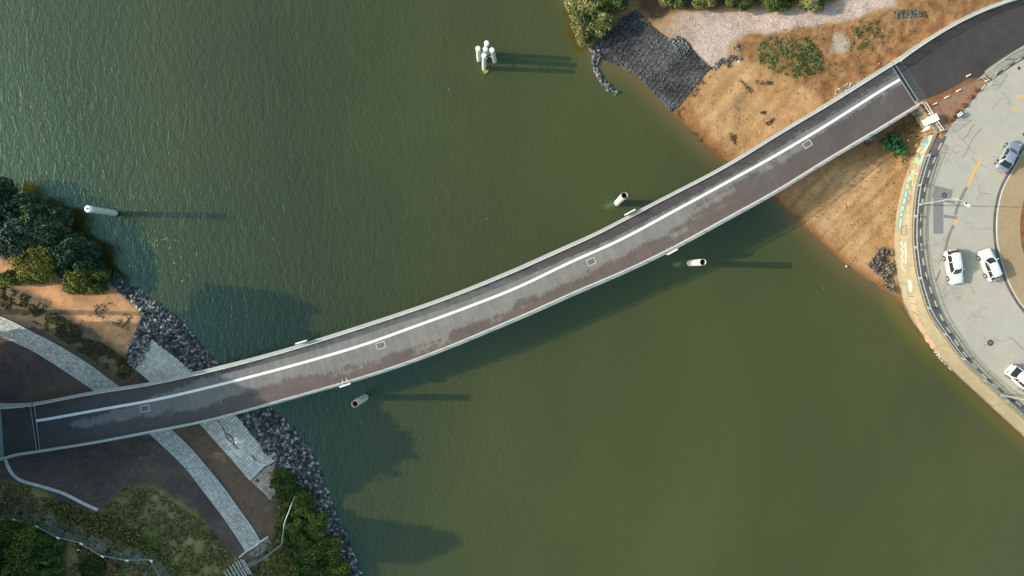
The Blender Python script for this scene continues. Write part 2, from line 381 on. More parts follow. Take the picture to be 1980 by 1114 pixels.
# ------------------------------------------------------------------ water
wx = axis(-80, 84, 1.0); wy = axis(-50, 50, 1.0); A, B = np.meshgrid(wx, wy)
dW = -np.maximum(sdist(lpoly, A, B), sdist(rpoly, A, B)); dRR = -sdist(rpoly, A, B)
idx = np.arange(A.size).reshape(A.shape); F = np.stack([idx[:-1, :-1], idx[:-1, 1:], idx[1:, 1:], idx[1:, :-1]], -1).reshape(-1, 4)
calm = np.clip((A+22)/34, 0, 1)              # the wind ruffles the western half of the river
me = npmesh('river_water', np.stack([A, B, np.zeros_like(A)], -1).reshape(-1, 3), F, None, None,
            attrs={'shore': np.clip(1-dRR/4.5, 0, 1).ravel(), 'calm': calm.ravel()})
m = bpy.data.materials.new('river_water'); m.use_nodes = True; N = m.node_tree.nodes; L = m.node_tree.links; p = N['Principled BSDF']
p.inputs['IOR'].default_value = 1.48; p.inputs['Specular IOR Level'].default_value = 1.0; p.inputs['Specular Tint'].default_value = (.32, .84, .90, 1)
geo = N.new('ShaderNodeNewGeometry')
def noise(scale, detail=3, st=(1, 1, 1), rot=0, dist_=0):
    mp = N.new('ShaderNodeMapping'); mp.inputs['Scale'].default_value = st; mp.inputs['Rotation'].default_value = (0, 0, rot)
    L.new(geo.outputs['Position'], mp.inputs[0]); t = N.new('ShaderNodeTexNoise'); t.inputs['Scale'].default_value = scale
    t.inputs['Detail'].default_value = detail; t.inputs['Distortion'].default_value = dist_; L.new(mp.outputs[0], t.inputs['Vector']); return t.outputs[0]
def math_(op, a, b=None, c_=None):
    n = N.new('ShaderNodeMath'); n.operation = op
    for i, v in enumerate((a, b, c_)):
        if v is None: continue
        if isinstance(v, (int, float)): n.inputs[i].default_value = v
        else: L.new(v, n.inputs[i])
    return n.outputs[0]
def mixc(f, a, b, bt='MIX'):
    n = N.new('ShaderNodeMix'); n.data_type = 'RGBA'; n.blend_type = bt
    if isinstance(f, (int, float)): n.inputs[0].default_value = f
    else: L.new(f, n.inputs[0])
    for i, v in ((6, a), (7, b)):
        if isinstance(v, tuple): n.inputs[i].default_value = (*v, 1)
        else: L.new(v, n.inputs[i])
    return n.outputs[2]
def maprange(v, a, b, c_=0, d=1):
    n = N.new('ShaderNodeMapRange'); L.new(v, n.inputs[0])
    for i, q in enumerate((a, b, c_, d)): n.inputs[i+1].default_value = q
    return n.outputs[0]
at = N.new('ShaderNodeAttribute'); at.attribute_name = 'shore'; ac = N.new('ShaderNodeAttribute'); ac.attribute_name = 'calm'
base = mixc(maprange(noise(.02, 3), .35, .65), (.054, .058, .010), (.059, .060, .011))
base = mixc(1.0, base, maprange(noise(.05, 4, (1, .45, 1), .5, .5), .3, .7, .86, 1.14), 'MULTIPLY')
base = mixc(1.0, base, maprange(ac.outputs['Fac'], 0, 1, .72, 1.04), 'MULTIPLY')  # vignette painted into the water colour, darker toward the west
base = mixc(math_('POWER', at.outputs['Fac'], 2.2), base, (.13, .085, .03))
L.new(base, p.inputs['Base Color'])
L.new(maprange(ac.outputs['Fac'], 0, 1, .035, .06), p.inputs['Roughness'])
h = math_('ADD', math_('MULTIPLY', noise(3.6, 3, (1, .5, 1), .55, .4), .42), math_('MULTIPLY', noise(1.3, 3, (1, .45, 1), .75, .6), .75))
h = math_('ADD', h, math_('MULTIPLY', noise(6, 2, (1, .6, 1), .4, .2), .18))
bp = N.new('ShaderNodeBump'); bp.inputs['Distance'].default_value = .22
L.new(maprange(ac.outputs['Fac'], 0, 1, .50, .14), bp.inputs['Strength']); L.new(h, bp.inputs['Height']); L.new(bp.outputs[0], p.inputs['Normal'])
M['water'] = m
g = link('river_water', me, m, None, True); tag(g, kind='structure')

# ------------------------------------------------------------------ bridge geometry lines
NO = [(59, 779.3), (100, 773.5), (150, 762), (230, 748.5), (300, 738), (400, 713.5), (500, 688.6), (600, 659.5), (700, 627.5), (800, 595), (900, 558.5), (1000, 516.5), (1100, 472.5), (1150, 450), (1200, 424), (1300, 372), (1400, 320), (1500, 258.5), (1600, 198), (1676, 150), (1700, 135), (1740, 110)]
NI = [(59, 784.5), (100, 778.5), (150, 767), (230, 754), (300, 743), (400, 721), (500, 696), (600, 667), (700, 635), (800, 602.5), (900, 566), (1000, 524.5), (1100, 480.5), (1150, 457), (1200, 431), (1300, 379), (1400, 327), (1500, 265), (1600, 206), (1676, 158), (1700, 143), (1740, 118)]
SI = [(60, 871.5), (100, 866), (200, 850), (300, 830), (400, 811), (500, 784), (600, 756), (700, 727), (800, 694), (900, 654.5), (1000, 612), (1100, 567.6), (1200, 524.5), (1300, 477), (1400, 422), (1500, 367), (1600, 305), (1700, 246), (1790, 191)]
SO = [(60, 877), (100, 871), (200, 855), (300, 835.5), (400, 816), (500, 790), (600, 762), (700, 733.5), (800, 701), (900, 662), (1000, 620), (1100, 576), (1200, 532.5), (1300, 485), (1400, 430.5), (1500, 375), (1600, 313), (1700, 254.5), (1790, 198)]
CL = [(60, 815.5), (100, 809), (200, 791), (300, 773), (400, 750), (500, 724.5), (600, 697.3), (700, 667.5), (800, 632), (900, 595.4), (1000, 556), (1100, 508.5), (1200, 463.5), (1300, 410), (1400, 355.6), (1500, 300.3), (1600, 240.7), (1700, 177.5), (1756, 144)]
no, ni, si, so_, cl_ = [catmull(WL(q, ZB), 6) for q in (NO, NI, SI, SO, CL)]
cl = resample(cl_, .5)
def hit(p, n, poly_):
    best = None
    for a, b in zip(poly_, poly_[1:]):
        d = b-a; det = n.x*(-d.y)+n.y*d.x
        if abs(det) < 1e-9: continue
        rx, ry = a.x-p.x, a.y-p.y
        t = (rx*(-d.y)+ry*d.x)/det; u = (n.x*ry-n.y*rx)/det
        if -.02 <= u <= 1.02 and (best is None or abs(t) < abs(best)): best = t
    return best
st = []                                      # stations: s, centre, normal (to the north), offsets of the four lines
for i, p in enumerate(cl):
    t = (cl[min(i+1, len(cl)-1)]-cl[max(i-1, 0)]).normalized(); n = Vector((-t.y, t.x, 0))
    o = [hit(p, n, q) for q in (no, ni, si, so_)]
    st.append([i*.5, p, n]+o)
def fix(k):
    v = np.array([np.nan if s_[k] is None else s_[k] for s_ in st], float); g_ = ~np.isnan(v); xs = np.arange(len(v))
    v = np.interp(xs, xs[g_], v[g_]); v = np.convolve(np.pad(v, 6, 'edge'), np.ones(13)/13, 'valid')
    for i, s_ in enumerate(st): s_[k] = float(v[i])
for k in (3, 4, 5, 6): fix(k)
def line_at(k, d=0): return [s_[1]+s_[2]*(s_[k]+d) for s_ in st]
def clip_poly(lineA, lineB): return lineA, lineB
bridge = thing('footbridge', st[0][1], 'long curved pale-railed footbridge crossing the green river', 'bridge')
# joints: the deck ends along slanted joints, west (59,786)-(71,870), east (1728,126)-(1772,199)
def side(p, a, b): return (b.x-a.x)*(p.y-a.y)-(b.y-a.y)*(p.x-a.x)
JW = [W(65, 780, ZB), W(76.5, 877, ZB)]; JE = [W(1727, 124, ZB), W(1774, 202, ZB)]
def station_line(fr, kA=4, kB=5, ext=0):
    """plan polyline at a fraction across the deck, cut at both joints"""
    P = [s_[1]+s_[2]*((s_[kA]+ext)*(1-fr)+(s_[kB]-ext)*fr) for s_ in st]
    return P
def cut(P):
    out = []
    for i, p in enumerate(P):
        inw = side(p, JW[0], JW[1]) > 0; ine = side(p, JE[0], JE[1]) < 0
        out.append(p)
    return out
def joint_clip(P):
    a = [i for i, p in enumerate(P) if side(p, JW[0], JW[1]) > 0 and side(p, JE[0], JE[1]) < 0]
    i0, i1 = a[0], a[-1]
    def isec(p, q, J):
        s1, s2 = side(p, *J), side(q, *J); return p.lerp(q, s1/(s1-s2))
    out = P[i0:i1+1]
    if i0 > 0: out = [isec(P[i0-1], P[i0], JW)]+out
    if i1 < len(P)-1: out = out+[isec(P[i1], P[i1+1], JE)]
    return out
def even(P, n):
    L = [0]
    for a, b in zip(P, P[1:]): L.append(L[-1]+(b-a).length)
    out = []; j = 0
    for k in range(n):
        t = L[-1]*k/(n-1)
        while j < len(P)-2 and L[j+1] < t: j += 1
        f = (t-L[j])/max(L[j+1]-L[j], 1e-9); out.append(P[j].lerp(P[j+1], min(max(f, 0), 1)))
    return out
# --- bridge body: haunched slab under the deck
NS = 261
nl = even(joint_clip(line_at(3)), NS); sl_ = even(joint_clip(line_at(6)), NS)
b = MB(); v = []
prof = [(0, 0), (0, -.35), (.22, -.95), (.78, -.95), (1, -.35), (1, 0)]
for a, c_ in zip(nl, sl_):
    for fr, dz in prof:
        q = a.lerp(c_, fr); v.append((q.x, q.y, ZB-.01+dz))
k = len(prof); f = [(k*i+j, k*i+(j+1) % k, k*(i+1)+(j+1) % k, k*(i+1)+j) for i in range(NS-1) for j in range(k)]
f += [tuple(range(k-1, -1, -1)), tuple(k*(NS-1)+j for j in range(k))]
b.add(v, f); b.build('deck_slab', M['concrete'], bridge, recalc=True)
for fr in (.24, .5, .76):                      # piers
    i = int(fr*(NS-1)); q = nl[i].lerp(sl_[i], .5); tdir = (nl[i+1]-nl[i-1]).normalized()
    b = MB(); b.bar((q.x, q.y, -3), (q.x, q.y, ZB-.9), .7, 16); b.box((q.x, q.y, ZB-1.1), 1.2, 3.2, .35, math.atan2(tdir.y, tdir.x)); b.build('pier', M['concrete'], bridge)
# --- wearing course with its wet and dry areas
NF = 30
lines = [even(joint_clip(station_line(j/NF)), 521) for j in range(NF+1)]
V = np.array([[tuple(p) for p in ln] for ln in lines])            # (NF+1, n, 3)
V[..., 2] = ZB+.004
pxx, pyy = PX(V[..., 0], V[..., 1], V[..., 2]); fr = np.linspace(0, 1, NF+1)[:, None]*np.ones_like(pxx)
up_b = np.interp(pxx, [90, 140, 200, 260, 330, 420, 430, 520, 600, 900, 1000, 1060, 1100, 1150, 1250, 1330, 1400, 1500, 1600, 1760],
                 [.50, .50, .44, .36, .22, .05, .10, .02, .0, .0, .10, .17, .20, .25, .25, .22, .21, .21, .19, .16])
lo_b = np.interp(pxx, [90, 128, 140, 200, 260, 300, 400, 450, 480, 520, 560, 600, 640, 680, 720, 790, 866, 872, 930, 988, 996, 1060, 1098, 1108, 1150, 1200, 1240, 1300, 1335, 1345, 1400, 1500, 1700, 1745],
                 [.40, .42, .66, .68, .70, .68, .74, .66, .64, .62, .60, .64, .72, .70, .76, .74, .83, .70, .78, .84, .64, .76, .70, .82, .70, .72, .68, .70, .62, .44, .44, .45, .45, .42])
dry = np.minimum(fr-up_b, lo_b-fr)
for x0, x1, f0, f1 in ((1342, 1425, .47, .58), (1463, 1500, .47, .55), (1505, 1565, .42, .54), (1380, 1400, .72, .74), (640, 735, .80, .84), (800, 866, .80, .93), (950, 985, .86, .91), (1300, 1330, .74, .84), (1705, 1712, .48, .56), (1340, 1362, .68, .70), (1010, 1045, .84, .87)):
    u_ = np.minimum((pxx-x0)/90, (x1-pxx)/90); q = np.minimum(u_+0.0, np.minimum(fr-f0, f1-fr)); dry = np.maximum(dry, q)
shade_tone = np.interp(pxx, [60, 380, 520, 1400, 1600, 1980], [0, 0, 1, 1, .55, .45])  # tree shade painted into the west end; east end just darker asphalt
idx = np.arange(V[..., 0].size).reshape(V.shape[:2]); F = np.stack([idx[:-1, :-1], idx[1:, :-1], idx[1:, 1:], idx[:-1, 1:]], -1).reshape(-1, 4)
s_arc = np.concatenate([[0], np.cumsum(np.linalg.norm(np.diff(V[NF//2], axis=0), axis=1))])[None, :]*np.ones_like(pxx)
uv = np.stack([s_arc, fr*6.4], -1).reshape(-1, 2)
me = npmesh('wearing_course', V.reshape(-1, 3), F, None, None, attrs={'dry': dry.ravel(), 'shade_tone': shade_tone.ravel()}, uv=uv)
m = bpy.data.materials.new('wearing_course'); m.use_nodes = True; N = m.node_tree.nodes; L = m.node_tree.links; p = N['Principled BSDF']; geo = N.new('ShaderNodeNewGeometry')
uvn = N.new('ShaderNodeUVMap'); uvn.uv_map = 'UVMap'
def unoise(scale, st=(1, 1, 1), detail=4, r=.6):
    mp = N.new('ShaderNodeMapping'); mp.inputs['Scale'].default_value = st; L.new(uvn.outputs[0], mp.inputs[0])
    t = N.new('ShaderNodeTexNoise'); t.inputs['Scale'].default_value = scale; t.inputs['Detail'].default_value = detail; t.inputs['Roughness'].default_value = r; L.new(mp.outputs[0], t.inputs['Vector']); return t.outputs[0]
ad = N.new('ShaderNodeAttribute'); ad.attribute_name = 'dry'; aw = N.new('ShaderNodeAttribute'); aw.attribute_name = 'shade_tone'
e = math_('ADD', math_('MULTIPLY', math_('SUBTRACT', unoise(3.4, (1, .26, 1), 6, .75), .5), .40), math_('MULTIPLY', math_('SUBTRACT', unoise(.55, (1, 1.4, 1), 4), .5), .34))
d_ = math_('ADD', ad.outputs['Fac'], e)
dm = maprange(d_, -.018, .040); 
dark = mixc(maprange(unoise(.35, (1, 1, 1), 4), .3, .7), srgb(97, 80, 75), srgb(86, 76, 73))
dark = mixc(aw.outputs['Fac'], srgb(56, 56, 58), dark)
dark = mixc(maprange(unoise(14, (1, 1, 1), 3), .2, .8), dark, mixc(.06, dark, (1, 1, 1)))
light = mixc(maprange(unoise(1.4, (1, .35, 1), 5), .3, .7), srgb(116, 114, 111), srgb(130, 128, 124))
cold = mixc(.55, light, srgb(104, 110, 114))  # cooler shaded copy of the dry tone for the west end
light = mixc(aw.outputs['Fac'], cold, light)
colr = mixc(dm, dark, light)
st2 = maprange(unoise(1.1, (1, .12, 1), 6, .7), .35, .75, .86, 1.10)
colr = mixc(1.0, colr, st2, 'MULTIPLY'); colr = mixc(1.0, colr, maprange(unoise(.16, (1, 3, 1), 5), .3, .7, .90, 1.10), 'MULTIPLY')
L.new(colr, p.inputs['Base Color']); L.new(maprange(dm, 0, 1, .42, .8), p.inputs['Roughness']); p.inputs['Specular IOR Level'].default_value = .3
t = N.new('ShaderNodeTexNoise'); t.inputs['Scale'].default_value = 45; L.new(geo.outputs['Position'], t.inputs['Vector'])
bp = N.new('ShaderNodeBump'); bp.inputs['Strength'].default_value = .2; bp.inputs['Distance'].default_value = .02; L.new(t.outputs[0], bp.inputs['Height']); L.new(bp.outputs[0], p.inputs['Normal'])
M['course'] = m
link('wearing_course', me, m, bridge, True)
# --- lane line
LN = [(70.5, 813.6)]+CL[1:-1]+[(1740.6, 153.6)]
ln = resample(catmull(WL(LN, ZB), 6), .5); b = MB(); b.ribbon(offset(ln, -.175), offset(ln, .175), .009)
tag(b.build('lane_line', M['whiteline'], bridge), 'white line painted along the bridge deck')
# --- transverse seams
def seam(pxa, pya, pxb, pyb, wd, mt, zo, name='seam', par=bridge):
    a = W(pxa, pya, ZB); c_ = W(pxb, pyb, ZB); b = MB(); n = (c_-a).normalized(); n = Vector((-n.y, n.x, 0))*wd/2
    b.poly([a+n, a-n, c_-n, c_+n], ZB+zo); return b.build(name, mt, par)
for q in ((869, 612, 881, 658), (1104, 532, 1110, 566), (276, 796, 280, 834), (420, 715, 428, 739)): seam(*q, .06, M['crack'], .008)
# --- hatches
hat = []
for x, y, ang in ((280, 790, 10), (736, 668, 17), (1143, 506, 25), (1561, 279, 31)):
    c_ = W(x, y, ZB); a = math.radians(ang); ux = Vector((math.cos(a), math.sin(a), 0)); uy = Vector((-math.sin(a), math.cos(a), 0))
    fb = MB(); LX, LY, t_ = 1.12, .78, .05
    for s_ in (-1, 1):
        fb.box(c_+uy*(s_*LY/2)+Vector((0, 0, .016)), LX+t_, t_, .016, a); fb.box(c_+ux*(s_*LX/2)+Vector((0, 0, .016)), t_, LY-t_, .016, a)
    fo = MB(); fo.box(c_+Vector((0, 0, .010)), LX-t_, LY-t_, .006, a); plate = fo.build('hatch', M['hatch'], bridge)
    fb.build('hatch_frame', M['whiteline'], plate)

# --- parapets
def parapet(outer, inner, parent, lab=None, posts=2.9, inner_right=True, wide=True):
    n = len(outer); b = MB()
    b.prism(outer, inner, ZB-.3, ZB+.16); bm_ = b.build('edge_beam', M['beam'], parent, recalc=True)
    rail_in = [o.lerp(i, .86) for o, i in zip(outer, inner)]
    hr = [o.lerp(i, .86) for o, i in zip(outer, inner)]
    b = MB(); b.prism([o.lerp(i, .80) for o, i in zip(outer, inner)], [o.lerp(i, .96) for o, i in zip(outer, inner)], ZB+1.16, ZB+1.22)
    b.build('handrail', M['handrail'], parent, recalc=True)
    b = MB(); q = [Vector((p.x, p.y, ZB+.28)) for p in rail_in]
    b.tube(q, .022, 4); q2 = [Vector((p.x, p.y, ZB+.72)) for p in rail_in]; b.tube(q2, .02, 4)
    for p in resample(rail_in, .11): b.bar((p.x, p.y, ZB+.16), (p.x, p.y, ZB+1.16), .013, 3, cap=False)
    b.build('railing_infill', M['railmetal'], parent)
    P = resample([o.lerp(i, .86) for o, i in zip(outer, inner)], posts); PO = resample([o.lerp(i, .3) for o, i in zip(outer, inner)], posts)
    for i, p in enumerate(P):
        b = MB(); t = (P[min(i+1, len(P)-1)]-P[max(i-1, 0)]); a = math.atan2(t.y, t.x)
        b.box((p.x, p.y, ZB+.16+.5), .07, .12, 1.0, a); b.build('post', M['railmetal'], parent)
n_out = even(joint_clip(line_at(3, .02)), NS); n_in = even(joint_clip(line_at(4)), NS)
s_in = even(joint_clip(line_at(5)), NS); s_out = even(joint_clip(line_at(6, -.02)), NS)
for nm, o_, i_ in (('north', n_out, n_in), ('south', s_out, s_in)):
    pr = bpy.data.objects.new('parapet', None); C.objects.link(pr); pr.location = o_[0]; attach(pr, bridge)
    pr['label'] = {'north': 'pale parapet along the upstream outer edge of the bridge', 'south': 'pale parapet along the shaded river side of the bridge'}[nm]
    parapet(o_, i_, pr)
# --- navigation boards held outside the parapets
def nav(x, y, ang, sgn):
    c_ = W(x, y, ZB); a = math.radians(ang); u = Vector((math.cos(a), math.sin(a), 0)); n = Vector((-math.sin(a), math.cos(a), 0))*sgn
    bd = MB(); bd.box((c_.x, c_.y, ZB+.55), 1.45, .10, .9, a); bd.box((c_.x, c_.y, ZB+1.02), 1.5, .2, .05, a)
    o = bd.build('navigation_board', M['white'], bridge)
    b = MB()
    for s_ in (-.3, .3): b.bar(Vector((c_.x, c_.y, ZB+.5))+u*s_, Vector((c_.x, c_.y, ZB+.3))+u*s_-n*.75, .03, 5)
    b.build('bracket', M['railmetal'], o)
nav(586, 660.5, 17, 1); nav(1216, 411.5, 28, 1); nav(1297, 487.5, 29, -1); nav(670, 743, 18, -1)

# --- expansion joints (steel strips with the dark gap between them)
def joint(l1, l2, lab):
    o = thing('expansion_joint', W(*l1[0], ZB), lab, 'expansion joint', 'expansion joints of the bridge')
    def strip_(l, wd, z0, z1, mt, nm):
        a = W(*l[0], ZB); c_ = W(*l[1], ZB); n = (c_-a).normalized(); n = Vector((-n.y, n.x, 0))*wd/2
        b = MB(); b.slab([a+n, a-n, c_-n, c_+n], ZB+z0, ZB+z1); b.build(nm, mt, o)
    mid = [((l1[0][0]+l2[0][0])/2, (l1[0][1]+l2[0][1])/2), ((l1[1][0]+l2[1][0])/2, (l1[1][1]+l2[1][1])/2)]
    gapw = (W(*l2[0], ZB)-W(*l1[0], ZB)).length*.85
    strip_(mid, gapw, -.3, .014, M['steel'], 'joint_gap'); strip_(l1, .09, -.2, .024, M['railmetal'], 'joint_strip'); strip_(l2, .09, -.2, .024, M['railmetal'], 'joint_strip')
joint([(59, 785), (71, 871)], [(66, 784.5), (77, 870)], 'steel expansion joint across the shaded left end of the bridge')
joint([(1724, 128), (1770, 200)], [(1730.5, 124.5), (1776.5, 196.5)], 'steel expansion joint across the sunlit end of the bridge above the sand')

# ------------------------------------------------------------------ approaches
def sheet(name, pts, z, mt, catm=False, kind='structure'):
    P = WL(pts, z); b = MB(); b.poly(P, z); o = b.build(name, mt); tag(o, kind=kind); return o
def solid(name, pts, z0, z1, mt):
    b = MB(); P = WL(pts, ZB); b.slab(P, z0, z1); o = b.build(name, mt, recalc=True); tag(o, kind='structure'); return o
WN = [(-300, 770), (-60, 783), (0, 785.5), (30, 785), (60, 784)]; WS = [(77, 871), (50, 874), (30, 877.5), (0, 886), (-60, 908), (-300, 1000)]
solid('west_ramp', WN+[(66, 784), (77, 870)]+WS, 2.5, ZB-.004, M['strip'])
b = MB(); b.slab(WL([(-300, 772), (-60, 785), (0, 787.5), (2, 800), (8, 884), (-60, 906), (-300, 998)], ZB), ZB-.003, ZB+.003); tag(b.build('west_cycleway', M['bluegal']), kind='structure')
wn_o = resample(catmull(WL([(-300, 757), (-60, 777), (0, 780.5), (30, 781), (60, 779)], ZB), 6), .5); wn_i = resample(catmull(WL([(-300, 765), (-60, 785), (0, 788.5), (30, 787), (60, 784.5)], ZB), 6), .5)
ws_o = resample(catmull(WL([(77, 875), (50, 879), (30, 883), (0, 892), (-60, 914), (-300, 1006)], ZB), 6), .5); ws_i = resample(catmull(WL([(77, 870), (50, 873.5), (30, 877), (0, 886), (-60, 907), (-300, 999)], ZB), 6), .5)
def par2(o_, i_, lab):
    n = 60; o_ = even(o_, n); i_ = even(i_, n)
    t = thing('ramp_parapet', o_[0], lab, 'railing', 'railings along the bridge ramps'); parapet(o_, i_, t)
par2(wn_o, wn_i, 'pale railing along the upper edge of the shaded left ramp'); par2(ws_o, ws_i, 'pale railing bending around the lower edge of the shaded left ramp')
EN = [(1731, 126), (1755, 107), (1800, 76), (1850, 47), (1900, 23.5), (1950, 4), (2000, -12), (2300, -110)]
ES = [(2300, -10), (2100, 40), (1980, 93), (1949, 107), (1915, 131), (1893, 150), (1871, 152), (1847, 166), (1818, 180.6), (1787, 192), (1777, 196)]
solid('east_ramp', EN+ES, ZB-.6, ZB-.002, M['asphalt'])
b = MB(); b.slab(WL([(1731, 126), (1743, 119.5), (1790, 190), (1777, 197)], ZB), ZB-.1, ZB+.006); tag(b.build('approach_slab', M['strip']), kind='structure')
o = seam(1743.5, 119.5, 1790.5, 190, .1, M['crack'], .009, 'slab_seam', None); tag(o, kind='structure')
eo = resample(catmull(WL([(1727, 118), (1755, 98.5), (1800, 69.5), (1850, 40), (1900, 16.5), (1950, -2), (2000, -18), (2300, -116)], ZB), 6), .5); ei = resample(catmull(WL([(1731, 125), (1755, 107), (1800, 77), (1850, 48), (1900, 24.5), (1950, 6), (2000, -10), (2300, -108)], ZB), 6), .5)
par2(eo, ei, 'pale railing curving along the dark ramp in the upper right corner')

# ------------------------------------------------------------------ ring road
K = [(2400, -60), (2200, 10), (2040, 78), (1980, 110), (1959, 123), (1936, 138), (1917, 152), (1905, 164), (1890, 183), (1872, 205), (1850, 230), (1830, 258), (1817, 283), (1807, 307.5), (1797, 333),
     (1789, 361), (1784, 385), (1780.5, 420), (1780, 461), (1783.4, 497), (1789, 526), (1796, 551), (1805.7, 578), (1815.7, 604), (1828, 629), (1843, 653), (1859, 677), (1877, 699.5), (1896, 720.7), (1916, 739.6), (1939, 758), (1964, 777), (2050, 842), (2200, 955), (2500, 1180)]
I = [(2500, 60), (2200, 130), (2060, 210), (2010, 250), (1980, 289), (1967, 312), (1952, 338), (1938, 366), (1931, 391), (1926.5, 420), (1926.5, 458), (1931.5, 491), (1944, 534), (1962, 571), (1981, 598), (2015, 632), (2100, 700), (2300, 860), (2500, 1010)]
Kw = resample(catmull(WL(K, ZB), 6), .5); Iw = resample(catmull(WL(I, ZB), 6), .5)
nR = 240; Ke = even(Kw, nR); Ie = even(Iw, nR)
b = MB(); b.ribbon(Ke, Ie, -.0); tag(b.build('ring_road', M['roadc']), kind='structure')
gi = offset(Ke, -1.05); i0, i1 = 70, nR-1
sel = [i for i, p in enumerate(Ke) if PX(p.x, p.y, ZB)[1] > 275]
b = MB(); b.ribbon([Ke[i] for i in sel], [gi[i] for i in sel], .004); tag(b.build('paved_gutter', M['gutter']), kind='structure')
b = MB(); gl = [gi[i] for i in sel]; b.ribbon(gl, offset(gl, -.09), .008)
for i in range(sel[0], sel[-1]-2, 5): 
    a, c_ = Ke[i], gi[i]; t = (Ke[i+1]-Ke[i]).normalized()*.04; b.poly([a-t, a+t, c_+t, c_-t], ZB+.009)
tag(b.build('gutter_joint', M['seal']), kind='structure')
def arc_between(P, lo, hi): return [p for p in P if lo < PX(p.x, p.y, ZB)[1] < hi]
# dark seam of the kerb side on the upper part
ks = [p for p in Kw if 100 < PX(p.x, p.y, ZB)[1] < 165]; b = MB(); b.ribbon(offset(ks, -.25), offset(ks, .12), .004); tag(b.build('kerb_gutter', M['footway']), kind='structure')
# inner footway, its kerb and the planting
Io = offset(Ie, -3.25); b = MB(); b.prism(offset(Ie, -.16), Io, ZB-.1, ZB+.11); tag(b.build('inner_footway', M['walk'], recalc=True), kind='structure')
b = MB(); b.prism(Ie, offset(Ie, -.15), ZB-.1, ZB+.125); tag(b.build('inner_kerb', M['concrete'], recalc=True), kind='structure')
b = MB(); b.ribbon(offset(Ie, .42), offset(Ie, .01), .004); tag(b.build('dark_gutter', M['footway']), kind='structure')
b = MB(); b.prism(offset(Ie, -3.27), offset(Ie, -12), ZB-.1, ZB+.09); tag(b.build('planting_bed', M['planting'], recalc=True), kind='structure')
# kerb stones, alternately black and white
kst = arc_between(Kw, 96, 1400); kst = [p for p in resample(kst, .05)]
kd = bpy.data.objects.new('kerb', None); C.objects.link(kd); kd.location = kst[0]; tag(kd, kind='structure')
S = resample(kst, 1.0)
for par_ in (0, 1):
    b = MB()
    for i in range(len(S)-1):
        a, c_ = S[i], S[i+1]; t = (c_-a); ang = math.atan2(t.y, t.x); y_ = PX(a.x, a.y, ZB)[1]
        if 166 < y_ < 252: continue
        if i % 2 == par_: b.box((a.lerp(c_, .5).x, a.lerp(c_, .5).y, ZB+.03), t.length*.985, .14, .2, ang)
    b.build('black_kerb_stones' if par_ else 'white_kerb_stones', M['kblack'] if par_ else M['kwhite'], kd)
# outer footway between wall and kerb
Tin = offset(Tw, -.38)
sel = [p for p in Kw if PX(p.x, p.y, ZB)[1] > 256]; tk = [p for p in Tin if PX(p.x, p.y, ZB)[1] > 262]
n = 160; ta = even(tk, n); ka = even([p for p in Kw if PX(p.x, p.y, ZB)[1] > 264 and PX(p.x, p.y, ZB)[1] < 1000], n)
endy = ta[-1]; ka = even(offset([p for p in Kw if PX(p.x, p.y, ZB)[1] > 260], .1), 400)
ka = [min(ka, key=lambda q: (q-p).length) for p in ta]
b = MB(); b.ribbon(ka, ta, .012); tag(b.build('outer_footway', M['footway']), kind='structure')
ka2 = [p for p in Kw if 92 < PX(p.x, p.y, ZB)[1] < 155]
b = MB(); b.ribbon(offset(ka2, .1), offset(ka2, 1.35), .006); tag(b.build('upper_footway', M['gutter']), kind='structure')
# ------------------------------------------------------------------ river wall
def wall_at(px_, py_, off=.02):
    d = fwd+right*((px_-990)/FPX)+up*(-(py_-557)/FPX); best = None
    for a, c_ in zip(Tw, Tw[1:]):
        e_ = c_-a; det = d.x*(-e_.y)+e_.x*d.y
        if abs(det) < 1e-12: continue
        t = (a.x*(-e_.y)+e_.x*a.y)/det; u = (d.x*a.y-d.y*a.x)/det
        if -.001 <= u <= 1.001 and t > 0 and (best is None or t < best[0]):
            n = Vector((e_.y, -e_.x, 0)).normalized(); best = (t, n)
    t, n = best; p = d*t; p.z = HC+d.z*t; return p+n*off, n
wt = thing('river_wall', Tw[0], 'curved sandy concrete river wall with graffiti below the road', 'wall')
b = MB(); ob = offset(Tw, .0); ib = offset(Tw, -.38)
v = []; nz = 9
for i, p in enumerate(Tw):
    for k in range(nz):
        z = -1.5+(ZB+.08+1.5)*k/(nz-1); v.append((p.x, p.y, z))
f = [(i*nz+k, (i+1)*nz+k, (i+1)*nz+k+1, i*nz+k+1) for i in range(len(Tw)-1) for k in range(nz-1)]
b.add(v, f)
m = bpy.data.materials.new('wall_concrete'); m.use_nodes = True; N = m.node_tree.nodes; L = m.node_tree.links; p = N['Principled BSDF']; geo = N.new('ShaderNodeNewGeometry'); p.inputs['Roughness'].default_value = .9; p.inputs['Specular IOR Level'].default_value = .2
sx = N.new('ShaderNodeSeparateXYZ'); L.new(geo.outputs['Position'], sx.inputs[0])
c1 = mixc(maprange(noise(.35, 5, (1, 1, 2.5)), .3, .7), (.26, .215, .145), (.33, .285, .20))
c1 = mixc(maprange(noise(3, 5, (1, 1, .15)), .45, .8), c1, (.24, .20, .145))
lowz = math_('ADD', sx.outputs[2], math_('MULTIPLY', noise(.8, 3), 1.0))
c1 = mixc(maprange(lowz, .75, 1.25), (.085, .085, .05), c1)
L.new(c1, p.inputs['Base Color'])
b.build('wall_face', m, wt, True)
b = MB(); b.prism(offset(Tw, -.003), ib, ZB-.2, ZB+.09); b.build('wall_cap', mat('wall_cap', (.30, .20, .12), .9, noise=[1.5, 9], var=.3, coords='World'), wt, recalc=True)
